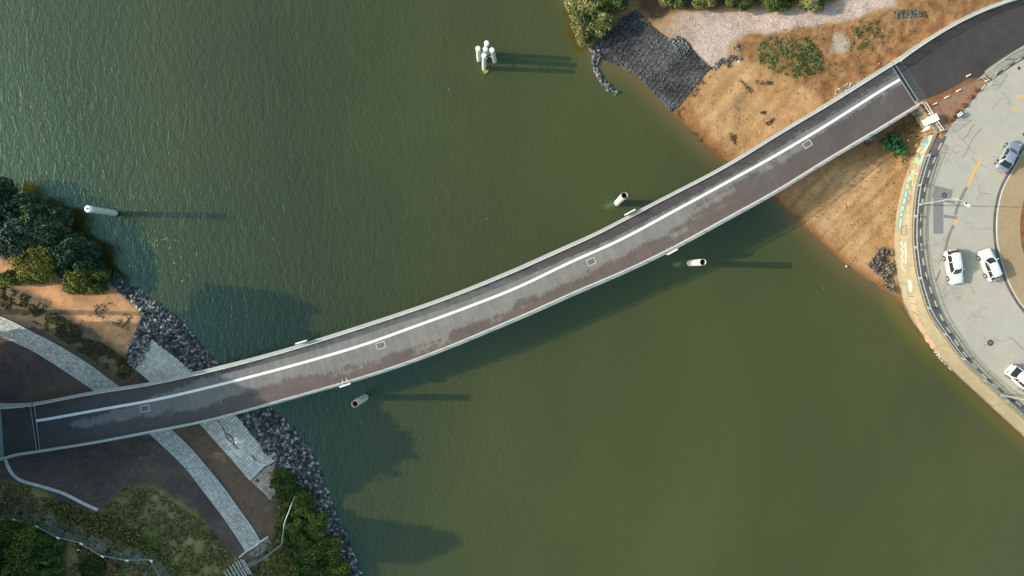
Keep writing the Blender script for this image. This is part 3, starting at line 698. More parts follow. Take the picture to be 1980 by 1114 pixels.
# graffiti
def stroke(pts, w0, mt, name, off=.03):
    b = MB(); P = [Vector((x, y, 0)) for x, y in pts]; P = resample(P, 1.5) if len(P) > 1 else P
    Lf = []; Rt = []
    for i, q in enumerate(P):
        t = P[min(i+1, len(P)-1)]-P[max(i-1, 0)]; t = Vector((-t.y, t.x, 0)).normalized()*w0/2
        Lf.append(wall_at(q.x+t.x, q.y+t.y, off)[0]); Rt.append(wall_at(q.x-t.x, q.y-t.y, off)[0])
    b.ribbon(Lf, Rt); return b
def merge(bs, name, mt, lab):
    b = MB()
    for q in bs:
        b.add(q.v, q.f)
    tag(b.build(name, mt, wt), lab)
def blob(pts, mt=None, off=.02):
    b = MB(); P = [Vector((x, y, 0)) for x, y in pts]; P = catmull(P+[P[0]], 4)[:-1]; c_ = sum(P, Vector())/len(P)
    v = [wall_at(c_.x, c_.y, off)[0]]+[wall_at(q.x, q.y, off)[0] for q in P]; n = len(P)
    b.add(v, [(0, 1+(i+1) % n, 1+i) for i in range(n)]); return b
def pblob(pts, off=.02):
    b = MB(); b.poly([wall_at(x, y, off)[0] for x, y in pts]); return b
GC = {k: mat('graffiti_'+k, v, .8, noise=[6], var=.12, coords='World') for k, v in dict(teal=(.10, .36, .36), cyan=(.22, .52, .50), dark=(.05, .07, .09), pale=(.42, .42, .38), white=(.58, .55, .47), pink=(.56, .27, .19), yellow=(.56, .46, .13), lilac=(.42, .22, .30), mint=(.33, .48, .38), blue=(.17, .28, .36)).items()}
merge([blob([(1797, 262), (1803, 262), (1799, 277), (1790, 292), (1785, 298), (1783, 293), (1790, 280)], off=.018)], 'graffiti_patch', GC['mint'], 'pale mint paint on the upper end of the wall')
merge([blob([(1783, 275), (1790, 270), (1796, 272), (1793, 280), (1786, 283)], off=.024), blob([(1772, 300), (1777, 297), (1779, 304), (1774, 308)], off=.024), blob([(1757, 341), (1761, 339), (1762, 346), (1758, 350)], off=.024)], 'graffiti_patch', GC['blue'], 'blue grey paint among the graffiti')
yl = [blob([(1776, 285), (1784, 281), (1786, 286), (1780, 293), (1774, 297), (1771, 293)], off=.026), blob([(1769, 306), (1775, 303), (1776, 312), (1770, 318), (1766, 315)], off=.026), blob([(1763, 328), (1769, 322), (1771, 330), (1767, 342), (1762, 344), (1760, 336)], off=.026)]
merge(yl, 'graffiti_letters', GC['yellow'], 'yellow bubble letters at the top of the wall')
merge([blob([(1776, 300), (1781, 303), (1779, 313), (1775, 320), (1773, 314)], off=.022), blob([(1772, 325), (1777, 322), (1775, 334), (1771, 337)], off=.022), blob([(1768, 288), (1772, 286), (1770, 296), (1766, 300)], off=.022)], 'graffiti_patch', GC['lilac'], 'pink lilac paint between the yellow letters')
merge([blob([(1778, 312), (1783, 302), (1786, 304), (1781, 318), (1778, 322)], off=.02)], 'graffiti_patch', GC['cyan'], 'turquoise paint beside the yellow letters')
tl = [[(1751, 357), (1757, 354), (1758, 362), (1754, 367), (1750, 364)], [(1750, 371), (1754, 368), (1755, 378), (1752, 383), (1748, 380)], [(1747, 384), (1752, 382), (1753, 391), (1749, 396), (1744, 393)],
      [(1742, 399), (1748, 397), (1749, 404), (1745, 409), (1741, 407)], [(1741, 412), (1746, 411), (1747, 417), (1742, 420), (1739, 417)], [(1740, 423), (1745, 422), (1744, 431), (1742, 440), (1738, 442), (1738, 432)]]
merge([blob(q, off=.022) for q in tl], 'graffiti_letters', GC['cyan'], 'row of turquoise bubble letters down the wall')
ol = [stroke([Vector((x, y)).to_tuple() for x, y in [(a[0], a[1]) for a in q+[q[0]]]], .9, None, '', .03) for q in tl]
ol += [stroke([(1752, 359), (1755, 361), (1752, 363)], .8, 0, ''), stroke([(1751, 374), (1753, 377)], .8, 0, ''), stroke([(1747, 388), (1750, 390), (1747, 392)], .8, 0, ''), stroke([(1744, 402), (1746, 405)], .8, 0, '')]
ol += [stroke([(1763, 352), (1760, 358), (1764, 364), (1760, 370)], .8, 0, ''), stroke([(1757, 381), (1761, 377), (1762, 384), (1757, 390), (1754, 386)], .8, 0, ''),
       stroke([(1754, 436), (1746, 438), (1743, 446), (1744, 453), (1750, 455), (1755, 450)], 1.1, 0, ''), stroke([(1752, 440), (1753, 447), (1749, 449)], .9, 0, '')]
ol += [stroke(q+[q[0]], .6, 0, '', .034) for q in ([(1776, 285), (1784, 281), (1786, 286), (1780, 293), (1774, 297), (1771, 293)], [(1769, 306), (1775, 303), (1776, 312), (1770, 318), (1766, 315)], [(1763, 328), (1769, 322), (1771, 330), (1767, 342), (1762, 344), (1760, 336)])]
merge(ol, 'graffiti_outline', GC['dark'], 'dark graffiti outlines and tags')
merge([stroke([(1753, 420), (1756, 413), (1758, 424), (1754, 430)], 1.0, 0, ''), stroke([(1754, 405), (1757, 400), (1756, 410)], 1.0, 0, ''), stroke([(1768, 345), (1765, 352), (1767, 360)], 1., 0, '')], 'graffiti_tag', GC['mint'], 'faint mint tag beside the turquoise letters')
merge([stroke([(1744, 466), (1742, 472), (1747, 476), (1742, 482), (1748, 488), (1743, 496), (1747, 503), (1743, 511), (1746, 520), (1751, 524)], 2.2, 0, '', .016), stroke([(1750, 470), (1752, 490), (1751, 510)], 3.2, 0, '', .014), blob([(1755, 540), (1763, 545), (1764, 560), (1760, 566), (1757, 556)], off=.016)], 'faded_paint', GC['pale'], 'faded pale paint down the middle of the wall')
pk = [pblob([(1758, 573), (1769, 574), (1772, 587), (1767, 588), (1761, 585)]), pblob([(1762, 588), (1768, 588), (1778, 609), (1772, 606), (1766, 602), (1764, 598)]), pblob([(1768, 607), (1776, 612), (1776, 622), (1771, 618)]),
      pblob([(1774, 620), (1781, 623), (1786, 634), (1790, 640), (1786, 646), (1780, 640), (1775, 632)]), pblob([(1787, 650), (1794, 648), (1800, 656), (1796, 664), (1790, 660)]), pblob([(1796, 658), (1802, 656), (1810, 670), (1805, 675), (1799, 672)])]
merge(pk, 'graffiti_letters', GC['pink'], 'salmon pink block letters on the lower wall')
merge([stroke([(1758, 573), (1769, 574.5)], 1, 0, ''), stroke([(1761, 585), (1767, 588), (1773, 587)], 1, 0, ''), stroke([(1764, 602), (1770, 604), (1777, 610)], .9, 0, '')], 'graffiti_outline', GC['dark'], 'dark edges of the pink letters')
gr_ = random.Random(12)
for nm_, mt_ in (('dark', GC['dark']), ('yellow', GC['yellow']), ('lilac', GC['lilac']), ('white', GC['white']), ('cyan', GC['cyan']), ('blue', GC['blue'])):
    q_ = []
    for k in range(9):
        y = gr_.uniform(272, 352); xa = np.interp(y, [262, 308, 340, 370], [1800, 1785, 1774, 1766])-gr_.uniform(3, 15); P = [(xa, y)]; a = gr_.random()*6.28
        for j in range(4): a += gr_.uniform(-1.3, 1.3); P.append((P[-1][0]+math.cos(a)*2.0, P[-1][1]+math.sin(a)*2.6))
        try: q_.append(stroke(P, .7 if nm_ == 'dark' else 1.5, 0, '', .036 if nm_ == 'dark' else .03))
        except Exception: pass
    merge(q_, 'graffiti_scrawl', mt_, 'small %s scrawls at the upper end of the wall' % nm_)
for (xa, ya, xb, yb) in ((1735, 548, 1772, 548), (1731, 395, 1764, 392), (1795, 678, 1832, 664), (1905, 786, 1943, 781)):
    merge([stroke([(xa+1, ya), (xb-2, yb)], .7, 0, '', .012)], 'wall_joint', M['crack'], 'thin dark joint running down the wall face')
# white letters "EILLi" painted along the wall
E_ = [[(1807, 680.5), (1805, 684), (1809, 692), (1813, 694)], [(1807, 680.5), (1812, 681.5)], [(1808, 686), (1813, 687)], [(1813, 694), (1817, 694)],
      [(1813, 684), (1817, 689), (1815, 692)], [(1816, 692), (1821, 703)], [(1821, 703), (1825, 704)], [(1820, 695), (1826, 707)], [(1826, 707), (1830, 708)], [(1826, 702), (1831, 713)], [(1831, 713), (1834, 713)], [(1834, 710), (1838, 714)], [(1838, 715), (1840, 716)]]
merge([stroke(q, 1.7, 0, '', .025) for q in E_], 'painted_letters', GC['white'], 'white painted letters on the lower wall')
# ------------------------------------------------------------------ wall railing (blue grey balustrade)
def balustrade(P, name, lab, grp, h=.86, mt=M['bluegal'], gap=.30, panel=4.2, pitch_top=.07):
    t = thing(name, P[0], lab, 'railing', grp)
    for z, r, nm in ((.12, .035, 'bottom_rail'), (h, .055, 'top_rail')): b = MB(); b.tube([Vector((p.x, p.y, ZB+z)) for p in resample(P, .8)], r, 5); b.build(nm, mt, t)
    b = MB()
    for p in resample(P, gap): b.bar((p.x, p.y, ZB+.12), (p.x, p.y, ZB+h), .022, 4, cap=False)
    b.build('balusters', mt, t)
    Q = resample(P, panel)
    for i, p in enumerate(Q):
        d = Q[min(i+1, len(Q)-1)]-Q[max(i-1, 0)]
        b = MB(); b.box((p.x, p.y, ZB+h/2), .3, .09, h+.06, math.atan2(d.y, d.x)); b.build('post', mt, t)
bl = [p for p in offset(Tw, -.27) if 296 < PX(p.x, p.y, ZB)[1] < 1000]
balustrade(bl, 'balustrade', 'long curved blue-grey balustrade on top of the river wall', 'road railings')
ul = resample(catmull(WL([(1893.5, 152), (1915, 131.5), (1930, 121.5), (1949.5, 107.5), (1980, 93), (2060, 60)], ZB), 6), .3)
balustrade(ul, 'balustrade', 'blue-grey guard railing between the dark ramp and the ring road', 'road railings', gap=.35)
# ------------------------------------------------------------------ paths and paving on the left bank
def surf(V2):                                # smooth terrain height under plan points
    return height(V2[..., 0], V2[..., 1], True)
pl = [(-140, 590), (-60, 622), (0, 648), (33, 663), (63, 677), (93.7, 695.7), (120.6, 713), (151, 733), (186, 757), (240, 797), (290.5, 838.5), (325, 870), (361, 906), (391, 945), (421, 984), (451, 1026), (476, 1065)]
pr = [(-120, 560), (-60, 590), (0, 612), (33, 626.6), (63, 643), (100.5, 662), (141, 685.7), (176, 708), (201, 727), (229, 748), (285, 792), (329.5, 829.5), (367, 865.4), (403, 907.4), (436, 948), (466, 990), (490, 1023), (503, 1047)]
A_ = even(catmull([G(x, y, 0, False) for x, y in pl], 6), 260); B_ = even(catmull([G(x, y, 0, False) for x, y in pr], 6), 260)
nw = 9; V = np.zeros((nw+1, 260, 3)); 
for j in range(nw+1):
    for i in range(260): V[j, i] = A_[i].lerp(B_[i], j/nw)
# the terrain under the path is made level with it
def drape(V, dz):
    z = surf(V); z2 = z.copy(); V[..., 2] = z+dz; return V
V = drape(V, .10)
s_arc = np.concatenate([[0], np.cumsum(np.linalg.norm(np.diff(V[4], axis=0), axis=1))])[None, :]*np.ones(V.shape[:2])
uv = np.stack([s_arc, np.linspace(0, 1, nw+1)[:, None]*np.ones(V.shape[:2])*3.2], -1).reshape(-1, 2)
idx = np.arange((nw+1)*260).reshape(nw+1, 260); F = np.stack([idx[:-1, :-1], idx[:-1, 1:], idx[1:, 1:], idx[1:, :-1]], -1).reshape(-1, 4)
m = bpy.data.materials.new('small_setts'); m.use_nodes = True; N = m.node_tree.nodes; L = m.node_tree.links; p = N['Principled BSDF']; p.inputs['Roughness'].default_value = .8
uvn = N.new('ShaderNodeUVMap'); uvn.uv_map = 'UVMap'; geo = N.new('ShaderNodeNewGeometry')
br = N.new('ShaderNodeTexBrick'); L.new(uvn.outputs[0], br.inputs[0]); br.inputs['Scale'].default_value = 1
mp_ = N.new('ShaderNodeMapping'); mp_.inputs['Rotation'].default_value = (0, 0, .05); L.new(uvn.outputs[0], mp_.inputs[0]); L.new(mp_.outputs[0], br.inputs[0])
br.inputs['Brick Width'].default_value = .32; br.inputs['Row Height'].default_value = .26; br.inputs['Mortar Size'].default_value = .02; br.inputs['Bias'].default_value = -.1
br.inputs[1].default_value = (.40, .40, .38, 1); br.inputs[2].default_value = (.72, .72, .67, 1); br.inputs[3].default_value = (.28, .28, .27, 1)
c1 = mixc(1.0, br.outputs[0], maprange(noise(3.2, 5), .3, .7, .62, 1.2), 'MULTIPLY')
c1 = mixc(1.0, c1, maprange(noise(.5, 5), .35, .65, .85, 1.1), 'MULTIPLY')
L.new(c1, p.inputs['Base Color'])
g = link('sett_path', npmesh('sett_path', V.reshape(-1, 3), F, None, None, uv=uv), m); tag(g, kind='structure')
b = MB()
for ln_, sg in ((V[0], -1), (V[-1], 1)):
    P = [Vector(q) for q in ln_]
    o1 = offset(P, -.06); o2 = offset(P, .06)
    b.add([q for a, c_ in zip(o1, o2) for q in (a+Vector((0, 0, .03)), c_+Vector((0, 0, .03)), c_-Vector((0, 0, .2)), a-Vector((0, 0, .2)))],
          [(4*i+k, 4*i+(k+1) % 4, 4*i+4+(k+1) % 4, 4*i+4+k) for i in range(len(P)-1) for k in range(4)])
tag(b.build('path_edging', mat('edging_stone', (.5, .5, .46), .85, noise=[3], var=.15, coords='World'), recalc=True), kind='structure')
# stone threshold across the path end and thin kerb at the lower left
def kerbline(pts, wd, name, lab, cat, mt=None):
    P = resample(catmull([G(x, y, .06) for x, y in pts], 6), .45); o1 = offset(P, -wd/2); o2 = offset(P, wd/2)
    b = MB()
    for i in range(len(P)-1):
        a, c_ = P[i], P[i+1]; d = c_-a; jit = .02*random.random()
        b.box(a.lerp(c_, .5)+Vector((0, 0, -.08+jit)), d.length*.96, wd, .3, math.atan2(d.y, d.x), col=tuple([.55+.2*random.random()]*3))
    tag(b.build(name, mt or M['paver']), lab, cat)
kerbline([(463, 1078), (476, 1066), (490, 1058), (503, 1048), (519, 1037)], .22, 'threshold_kerb', 'pale stone kerb across the lower end of the sett path', 'kerb')
kerbline([(11, 889), (16, 903), (24, 916), (36, 926.5), (50, 932), (76, 939), (106, 948), (130, 957), (155, 970), (175, 979.5), (190, 986)], .34, 'garden_kerb', 'thin curved stone kerb between dark soil and grass at lower left', 'kerb')
# concrete block revetment: slabs laid in rows
PAV = [(294, 655), (330.7, 683), (371, 717), (412, 758), (457, 802), (478, 829.5), (502, 858), (511, 876), (533, 885), (532, 892), (511, 903), (497, 918), (484, 930), (448, 888), (415, 852), (385, 817.5), (335, 772), (288, 736), (261.6, 713.6), (275, 690), (285, 673)]
def blocks(name, poly_px, ang, bw, bh, gap, basecol, var, drop=0, crack=None, tilt=.02, dz=.09, mt=None):
    Pw = [tuple(G(x, y, 0, False)[:2]) for x, y in poly_px]; c_ = Vector(np.mean(Pw, axis=0).tolist()); ux = Vector((math.cos(ang), math.sin(ang))); uy = Vector((-ux.y, ux.x))
    bm = bmesh.new(); bm.faces.new([bm.verts.new((x, y, 0)) for x, y in Pw])
    for ax_d, st_ in ((ux, bw), (uy, bh)):
        for k in range(-70, 71):
            g_ = bm.verts[:]+bm.edges[:]+bm.faces[:]; bmesh.ops.bisect_plane(bm, geom=g_, plane_co=(c_.x+ax_d.x*k*st_, c_.y+ax_d.y*k*st_, 0), plane_no=(ax_d.x, ax_d.y, 0))
    b = MB(); rr = random.Random(3)
    for f_ in bm.faces:
        P = [v_.co.copy() for v_ in f_.verts]; m_ = sum(P, Vector())/len(P)
        if f_.calc_area() < .01: continue
        qx, qy = PX(m_.x, m_.y, 1.5)
        if rr.random() < drop or (crack and min(dist(cr_, np.array([qx]), np.array([qy]))[0] for cr_ in crack) < 1.5): continue
        P = [m_+(p_-m_)*(1-gap/min(bw, bh)) for p_ in P]; zz_ = height(np.array([p_.x for p_ in P]), np.array([p_.y for p_ in P]), True); h_ = rr.uniform(-.012, .012)
        t = (1-var/2+var*rr.random())*(.8+.4*float(fbm(np.array([m_.x*.8]), np.array([m_.y*.8]), 3)[0])); cc_ = tuple(v_*t for v_ in basecol); n_ = len(P)
        if bm.faces and P[0].cross is not None and sum((P[i-1].x*P[i].y-P[i].x*P[i-1].y) for i in range(n_)) < 0: P = P[::-1]; zz_ = zz_[::-1]
        b.add([(p_.x, p_.y, z_+dz-.14+h_) for p_, z_ in zip(P, zz_)]+[(p_.x, p_.y, z_+dz+h_) for p_, z_ in zip(P, zz_)], [tuple(range(n_, 2*n_))]+[(i, (i+1) % n_, n_+(i+1) % n_, n_+i) for i in range(n_)], cc_)
    bm.free(); return b.build(name, mt or M['paver'])
ang = math.atan2(W(457, 802).y-W(330, 683).y, W(457, 802).x-W(330, 683).x)
cracks = [[(418, 808), (433, 830), (440, 847), (452, 858), (462, 868)], [(487, 880), (500, 893), (515, 896)], [(440, 838), (448, 845), (456, 861)]]
tag(blocks('block_revetment', PAV, ang-.06, .44, .38, .032, (.60, .60, .55), .40, .0, None), 'pale grey concrete block slope passing under the bridge on the left bank', 'paved slope')
b = MB()
for q in cracks:
    P = resample([G(x+random.uniform(-.6, .6), y, .10) for x, y in q], .25); P = [p_+Vector((random.uniform(-.05, .05), random.uniform(-.05, .05), 0)) for p_ in P]; b.ribbon(offset(P, -.07), offset(P, .07), 0)
tag(b.build('paving_crack', M['steel']), kind='structure')
tag(blocks('old_block_paving', [(486, 931), (497, 921), (511, 906), (534, 893), (529, 915), (532, 942), (533, 966), (521, 966), (514, 957), (500, 944)], ang+.3, .50, .40, .03, (.40, .33, .28), .5, .06, None, .07), 'broken pinkish paving below the pale block slope', 'paved slope')
tag(blocks('old_setts', [(478, 1072), (503, 1052), (519, 1040), (526, 1052), (505, 1072), (492, 1078)], ang, .22, .2, .03, (.30, .27, .25), .5, .25, None, .07), 'patchy old setts beyond the end of the path', 'paved slope')

# ------------------------------------------------------------------ rocks
def ico():
    bm = bmesh.new(); bmesh.ops.create_icosphere(bm, subdivisions=1, radius=1); v = np.array([q.co[:] for q in bm.verts]); f = np.array([[q.index for q in fc.verts] for fc in bm.faces]); bm.free(); return v, f
IV, IF = ico()
bm = bmesh.new(); bmesh.ops.create_icosphere(bm, subdivisions=2, radius=1); IV2 = np.array([q.co[:] for q in bm.verts]); IF2 = np.array([[q.index for q in fc.verts] for fc in bm.faces]); bm.free()
def rocks(name, poly_px, n, smin, smax, cols, zoff=-.05, flat=.7, weights=None, minz=None, mt=None, hi=False, layers=1, bias=2.6):
    xs = [q[0] for q in poly_px]; ys = [q[1] for q in poly_px]; P = []
    qx = rng.uniform(min(xs), max(xs), n*6); qy = rng.uniform(min(ys), max(ys), n*6); k = inside(poly_px, qx, qy); qx, qy = qx[k][:n], qy[k][:n]
    z = np.full(len(qx), 1.0)
    for _ in range(5):
        t = (z-HC); dxx = fwd.x+right.x*((qx-990)/FPX)+up.x*(-(qy-557)/FPX); dyy = fwd.y+right.y*((qx-990)/FPX)+up.y*(-(qy-557)/FPX); dzz = fwd.z+right.z*((qx-990)/FPX)+up.z*(-(qy-557)/FPX)
        x = dxx*t/dzz; y = dyy*t/dzz; z = height(x, y)
    if minz is not None: z = np.maximum(z, minz)
    bv, bf = (IV2, IF2) if hi else (IV, IF)
    n = len(x); s = smin+(smax-smin)*rng.random(n)**bias
    sc3 = np.stack([s*(.7+.5*rng.random(n)), s*(.7+.5*rng.random(n)), s*flat*(.7+.5*rng.random(n))], -1)
    q = rng.normal(size=(n, 4)); q /= np.linalg.norm(q, axis=1, keepdims=True); a, b_, c_, d = q.T
    R = np.stack([1-2*(c_*c_+d*d), 2*(b_*c_-d*a), 2*(b_*d+c_*a), 2*(b_*c_+d*a), 1-2*(b_*b_+d*d), 2*(c_*d-b_*a), 2*(b_*d-c_*a), 2*(c_*d+b_*a), 1-2*(b_*b_+c_*c_)], -1).reshape(n, 3, 3)
    jit = 1+rng.uniform(-.42, .34, (n, len(bv), 1)); loc = bv[None]*jit
    loc = np.clip(loc, -.80, .80)
    loc = np.einsum('nij,nkj->nki', R, loc)*sc3[:, None, :]*.5
    pos = np.stack([x, y, z+zoff+rng.random(n)*s*.35*layers], -1)
    V = (loc+pos[:, None, :]).reshape(-1, 3); F = (bf[None]+(np.arange(n)*len(bv))[:, None, None]).reshape(-1, 3)
    cols = np.array(cols); ci = rng.choice(len(cols), n, p=weights); cc_ = cols[ci]*(.7+.6*rng.random((n, 1))); cc_ = np.repeat(cc_, len(bv), 0)
    return link(name, npmesh(name, V, F, cc_), mt or M['rock'])
RC = [(.075, .078, .083), (.16, .163, .168), (.36, .36, .34), (.035, .037, .042)]
RW = [.36, .28, .12, .24]
RN = [(208, 532), (222, 530), (244, 540), (290, 575), (330, 602), (368, 638), (395, 672), (432, 716), (400, 745), (372, 718), (331, 684), (294, 656), (284, 672), (262, 713), (250, 708), (246, 695), (250, 670), (268, 640), (275, 606), (262, 590), (236, 570)]
RS = [(430, 720), (470, 750), (530, 796), (566, 826), (594, 858), (614, 892), (626, 930), (642, 968), (658, 1004), (678, 1054), (706, 1130), (672, 1130), (650, 1060), (620, 1000), (592, 965), (560, 930), (540, 895), (513, 876), (503, 858), (479, 829), (457, 802), (410, 757)]
tag(rocks('riprap', RN, 7000, .16, .70, RC, weights=RW), kind='stuff'); tag(rocks('riprap', RS, 10500, .16, .78, RC, weights=RW), kind='stuff')
tag(rocks('riprap', [(250, 690), (250, 668), (262, 655), (286, 650), (290, 670), (268, 712), (256, 712)], 130, .35, .8, [(.30, .28, .27), (.16, .16, .17), (.32, .15, .12)], zoff=.1, weights=[.5, .42, .08]), kind='stuff')
# dark stone mattress on the right bank, laid in rows
MAT = [(1231, 20), (1262, 52), (1300, 84), (1318, 74), (1330, 84), (1352, 112), (1376, 132), (1357, 150), (1334, 178), (1310, 208), (1296, 216), (1274, 190), (1252, 168), (1231, 146), (1200, 129), (1156, 112), (1140, 95), (1168, 66), (1200, 36)]
P0 = [tuple(G(x, y, 0, False)[:2]) for x, y in MAT]; cm = np.mean(P0, axis=0); a_ = math.atan2(W(1376, 132).y-W(1231, 20).y, W(1376, 132).x-W(1231, 20).x)
u1 = np.array([math.cos(a_), math.sin(a_)]); u2 = np.array([-u1[1], u1[0]])
ii, jj = np.meshgrid(np.arange(-90, 90), np.arange(-90, 90)); q = cm+ii[..., None]*.15*u2+(jj[..., None]*.22+.07*np.sin(ii[..., None]*.16))*u1+rng.normal(size=(180, 180, 2))*.03
q = q.reshape(-1, 2); q = q[inside(P0, q[:, 0], q[:, 1])]; zz = height(q[:, 0], q[:, 1]); keep = rng.random(len(q)) > .04; q = q[keep]; zz = zz[keep]; n = len(q)
jit = 1+rng.uniform(-.3, .2, (n, len(IV), 1)); hn = fbm(q[:, 0]*.6, q[:, 1]*.6, 3)
ss = np.stack([.115+.03*rng.random(n), .10+.03*rng.random(n), .09+.04*rng.random(n)], -1); th = a_+rng.normal(size=n)*.3
loc = IV[None]*jit*ss[:, None, :]; lx = loc[..., 0]*np.cos(th)[:, None]-loc[..., 1]*np.sin(th)[:, None]; ly = loc[..., 0]*np.sin(th)[:, None]+loc[..., 1]*np.cos(th)[:, None]
V = np.stack([lx+q[:, 0:1], ly+q[:, 1:2], loc[..., 2]+(zz+.06+.04*rng.random(n))[:, None]], -1).reshape(-1, 3)
F = (IF[None]+(np.arange(n)*len(IV))[:, None, None]).reshape(-1, 3)
rw = .75+.5*(np.sin((q@u1)/.22*2*np.pi/3)>0)[:, None]*1.0
cb = np.array([(.085, .09, .098)])*(.25+1.5*hn[:, None]**1.5*(.4+1.2*rng.random((n, 1))))*rw; br_ = rng.random(n) < .05; cb[br_] = (.11, .09, .06); li = rng.random(n) < .06; cb[li] = (.15, .15, .16)
g = link('stone_mattress', npmesh('stone_mattress', V, F, np.repeat(cb, len(IV), 0)), M['rock']); tag(g, kind='stuff')
b = MB(); Pm = resample([G(x, y, .04) for x, y in MAT+[MAT[0]]], .4)
tag(rocks('mattress_edge_stones', [(1290, 78), (1312, 70), (1326, 80), (1334, 96), (1322, 108), (1306, 106), (1296, 96)], 170, .25, .5, [(.09, .10, .115), (.14, .15, .165)], zoff=.15), kind='stuff')
tag(rocks('shore_stones', [(1137, 92), (1160, 92), (1160, 112), (1152, 132), (1163, 150), (1172, 166), (1192, 182), (1186, 190), (1172, 182), (1158, 162), (1148, 138), (1144, 114)], 260, .25, .6, [(.10, .105, .115), (.22, .22, .23), (.05, .055, .06)], zoff=.05, minz=-.02), kind='stuff')
tag(rocks('mattress_scraps', [(1376, 130), (1396, 112), (1404, 118), (1412, 106), (1434, 112), (1432, 118), (1414, 116), (1408, 130), (1396, 122), (1384, 136)], 130, .2, .45, [(.07, .08, .10), (.12, .13, .15)], zoff=.04), kind='stuff')
tag(rocks('mattress_scraps', [(1416, 90), (1428, 86), (1432, 98), (1420, 100)], 30, .2, .4, [(.10, .10, .12), (.3, .29, .28)], zoff=.03), kind='stuff')
tag(rocks('dark_debris', [(1728, 18), (1790, 22), (1790, 34), (1727, 36)], 150, .12, .4, [(.05, .09, .11), (.12, .13, .14), (.10, .07, .05)], zoff=.02, bias=1.), kind='stuff')
tag(rocks('rubble', [(1612, 186), (1616, 174), (1646, 157), (1652, 165), (1625, 184), (1610, 196)], 220, .12, .35, [(.40, .33, .28), (.28, .2, .15)], zoff=.03), kind='stuff')
tag(rocks('rubble', [(1668, 268), (1690, 256), (1698, 258), (1690, 268), (1676, 274)], 90, .15, .5, [(.35, .35, .35), (.2, .18, .18)], zoff=.05), kind='stuff')
tag(rocks('brick_rubble', [(1668, 272), (1682, 270), (1684, 282), (1672, 284)], 80, .12, .35, [(.24, .08, .07), (.15, .08, .07)], zoff=.03), kind='stuff')
# pebbles scattered over both banks
tag(rocks('gravel', [(1290, 60), (1310, 26), (1400, 22), (1500, 24), (1600, 8), (1720, -10), (1730, 10), (1640, 34), (1590, 46), (1500, 60), (1440, 66), (1414, 84), (1406, 106), (1374, 130), (1330, 95)], 12000, .05, .13, [(.48, .39, .35), (.56, .48, .44), (.36, .27, .22)], zoff=.0, bias=1.2), kind='stuff')
tag(rocks('gravel', [(1310, 225), (1300, 205), (1380, 135), (1420, 108), (1640, 30), (1850, 0), (1980, -20), (1850, 36), (1740, 110), (1500, 255), (1400, 308)], 1100, .06, .24, [(.28, .16, .10), (.45, .36, .28), (.12, .09, .07)], zoff=.0, weights=[.5, .2, .3]), kind='stuff')
tag(rocks('gravel', [(1500, 376), (1600, 320), (1700, 262), (1790, 220), (1795, 270), (1740, 360), (1722, 480), (1728, 570), (1640, 515), (1550, 430)], 900, .06, .24, [(.28, .16, .10), (.48, .38, .3), (.13, .08, .05)], zoff=.0, weights=[.5, .15, .35]), kind='stuff')
tag(rocks('gravel', [(0, 560), (100, 575), (250, 610), (262, 700), (380, 830), (540, 1000), (500, 1110), (0, 1110), (0, 650)], 1500, .05, .2, [(.10, .09, .08), (.3, .28, .25), (.04, .035, .035)], zoff=.0, weights=[.5, .12, .38], bias=1.5), kind='stuff')

# ------------------------------------------------------------------ foliage
def crown_mesh(name, blobs, n, leaf, cols, elong=1.6, clump=1.0, fill=.35, droop=.0, seed=0, cvar=.35):
    r = np.random.default_rng(seed+11); blobs = np.array(blobs, float)
    wgt = blobs[:, 3]*blobs[:, 4]; wgt /= wgt.sum(); bi = r.choice(len(blobs), n, p=wgt); B_ = blobs[bi]
    d = r.normal(size=(n, 3)); d[:, 2] = np.abs(d[:, 2])*1.0-.25; d /= np.linalg.norm(d, axis=1, keepdims=True)
    lump = fbm((B_[:, 0]+d[:, 0]*B_[:, 3])*clump+d[:, 2]*2, (B_[:, 1]+d[:, 1]*B_[:, 4])*clump+seed, 3)
    rad = np.where(r.random(n) < fill, .35+.5*r.random(n), .66+.62*lump*(.85+.3*r.random(n)))
    c_ = B_[:, :3]+d*B_[:, 3:6]*rad[:, None]
    out = d.copy(); nrm = out+r.normal(size=(n, 3))*.75; nrm /= np.linalg.norm(nrm, axis=1, keepdims=True)
    t = np.cross(nrm, r.normal(size=(n, 3))); t[:, 2] -= droop; t /= np.linalg.norm(t, axis=1, keepdims=True)+1e-9; b_ = np.cross(nrm, t)
    s = leaf*(.6+.8*r.random(n))[:, None]
    V = np.stack([c_-t*s*elong/2, c_+b_*s/2, c_+t*s*elong/2-nrm*s*.2, c_-b_*s/2], 1).reshape(-1, 3)
    F = np.arange(4*n).reshape(-1, 4); cols = np.array(cols); k = np.clip(lump*1.6-.3+r.normal(size=n)*.25, 0, .999)*(len(cols)-1); k0 = k.astype(int); f = (k-k0)[:, None]
    cc_ = (cols[k0]*(1-f)+cols[np.minimum(k0+1, len(cols)-1)]*f)*(1-cvar/2+cvar*r.random((n, 1)))
    return npmesh(name, V, F, np.repeat(cc_, 4, 0))
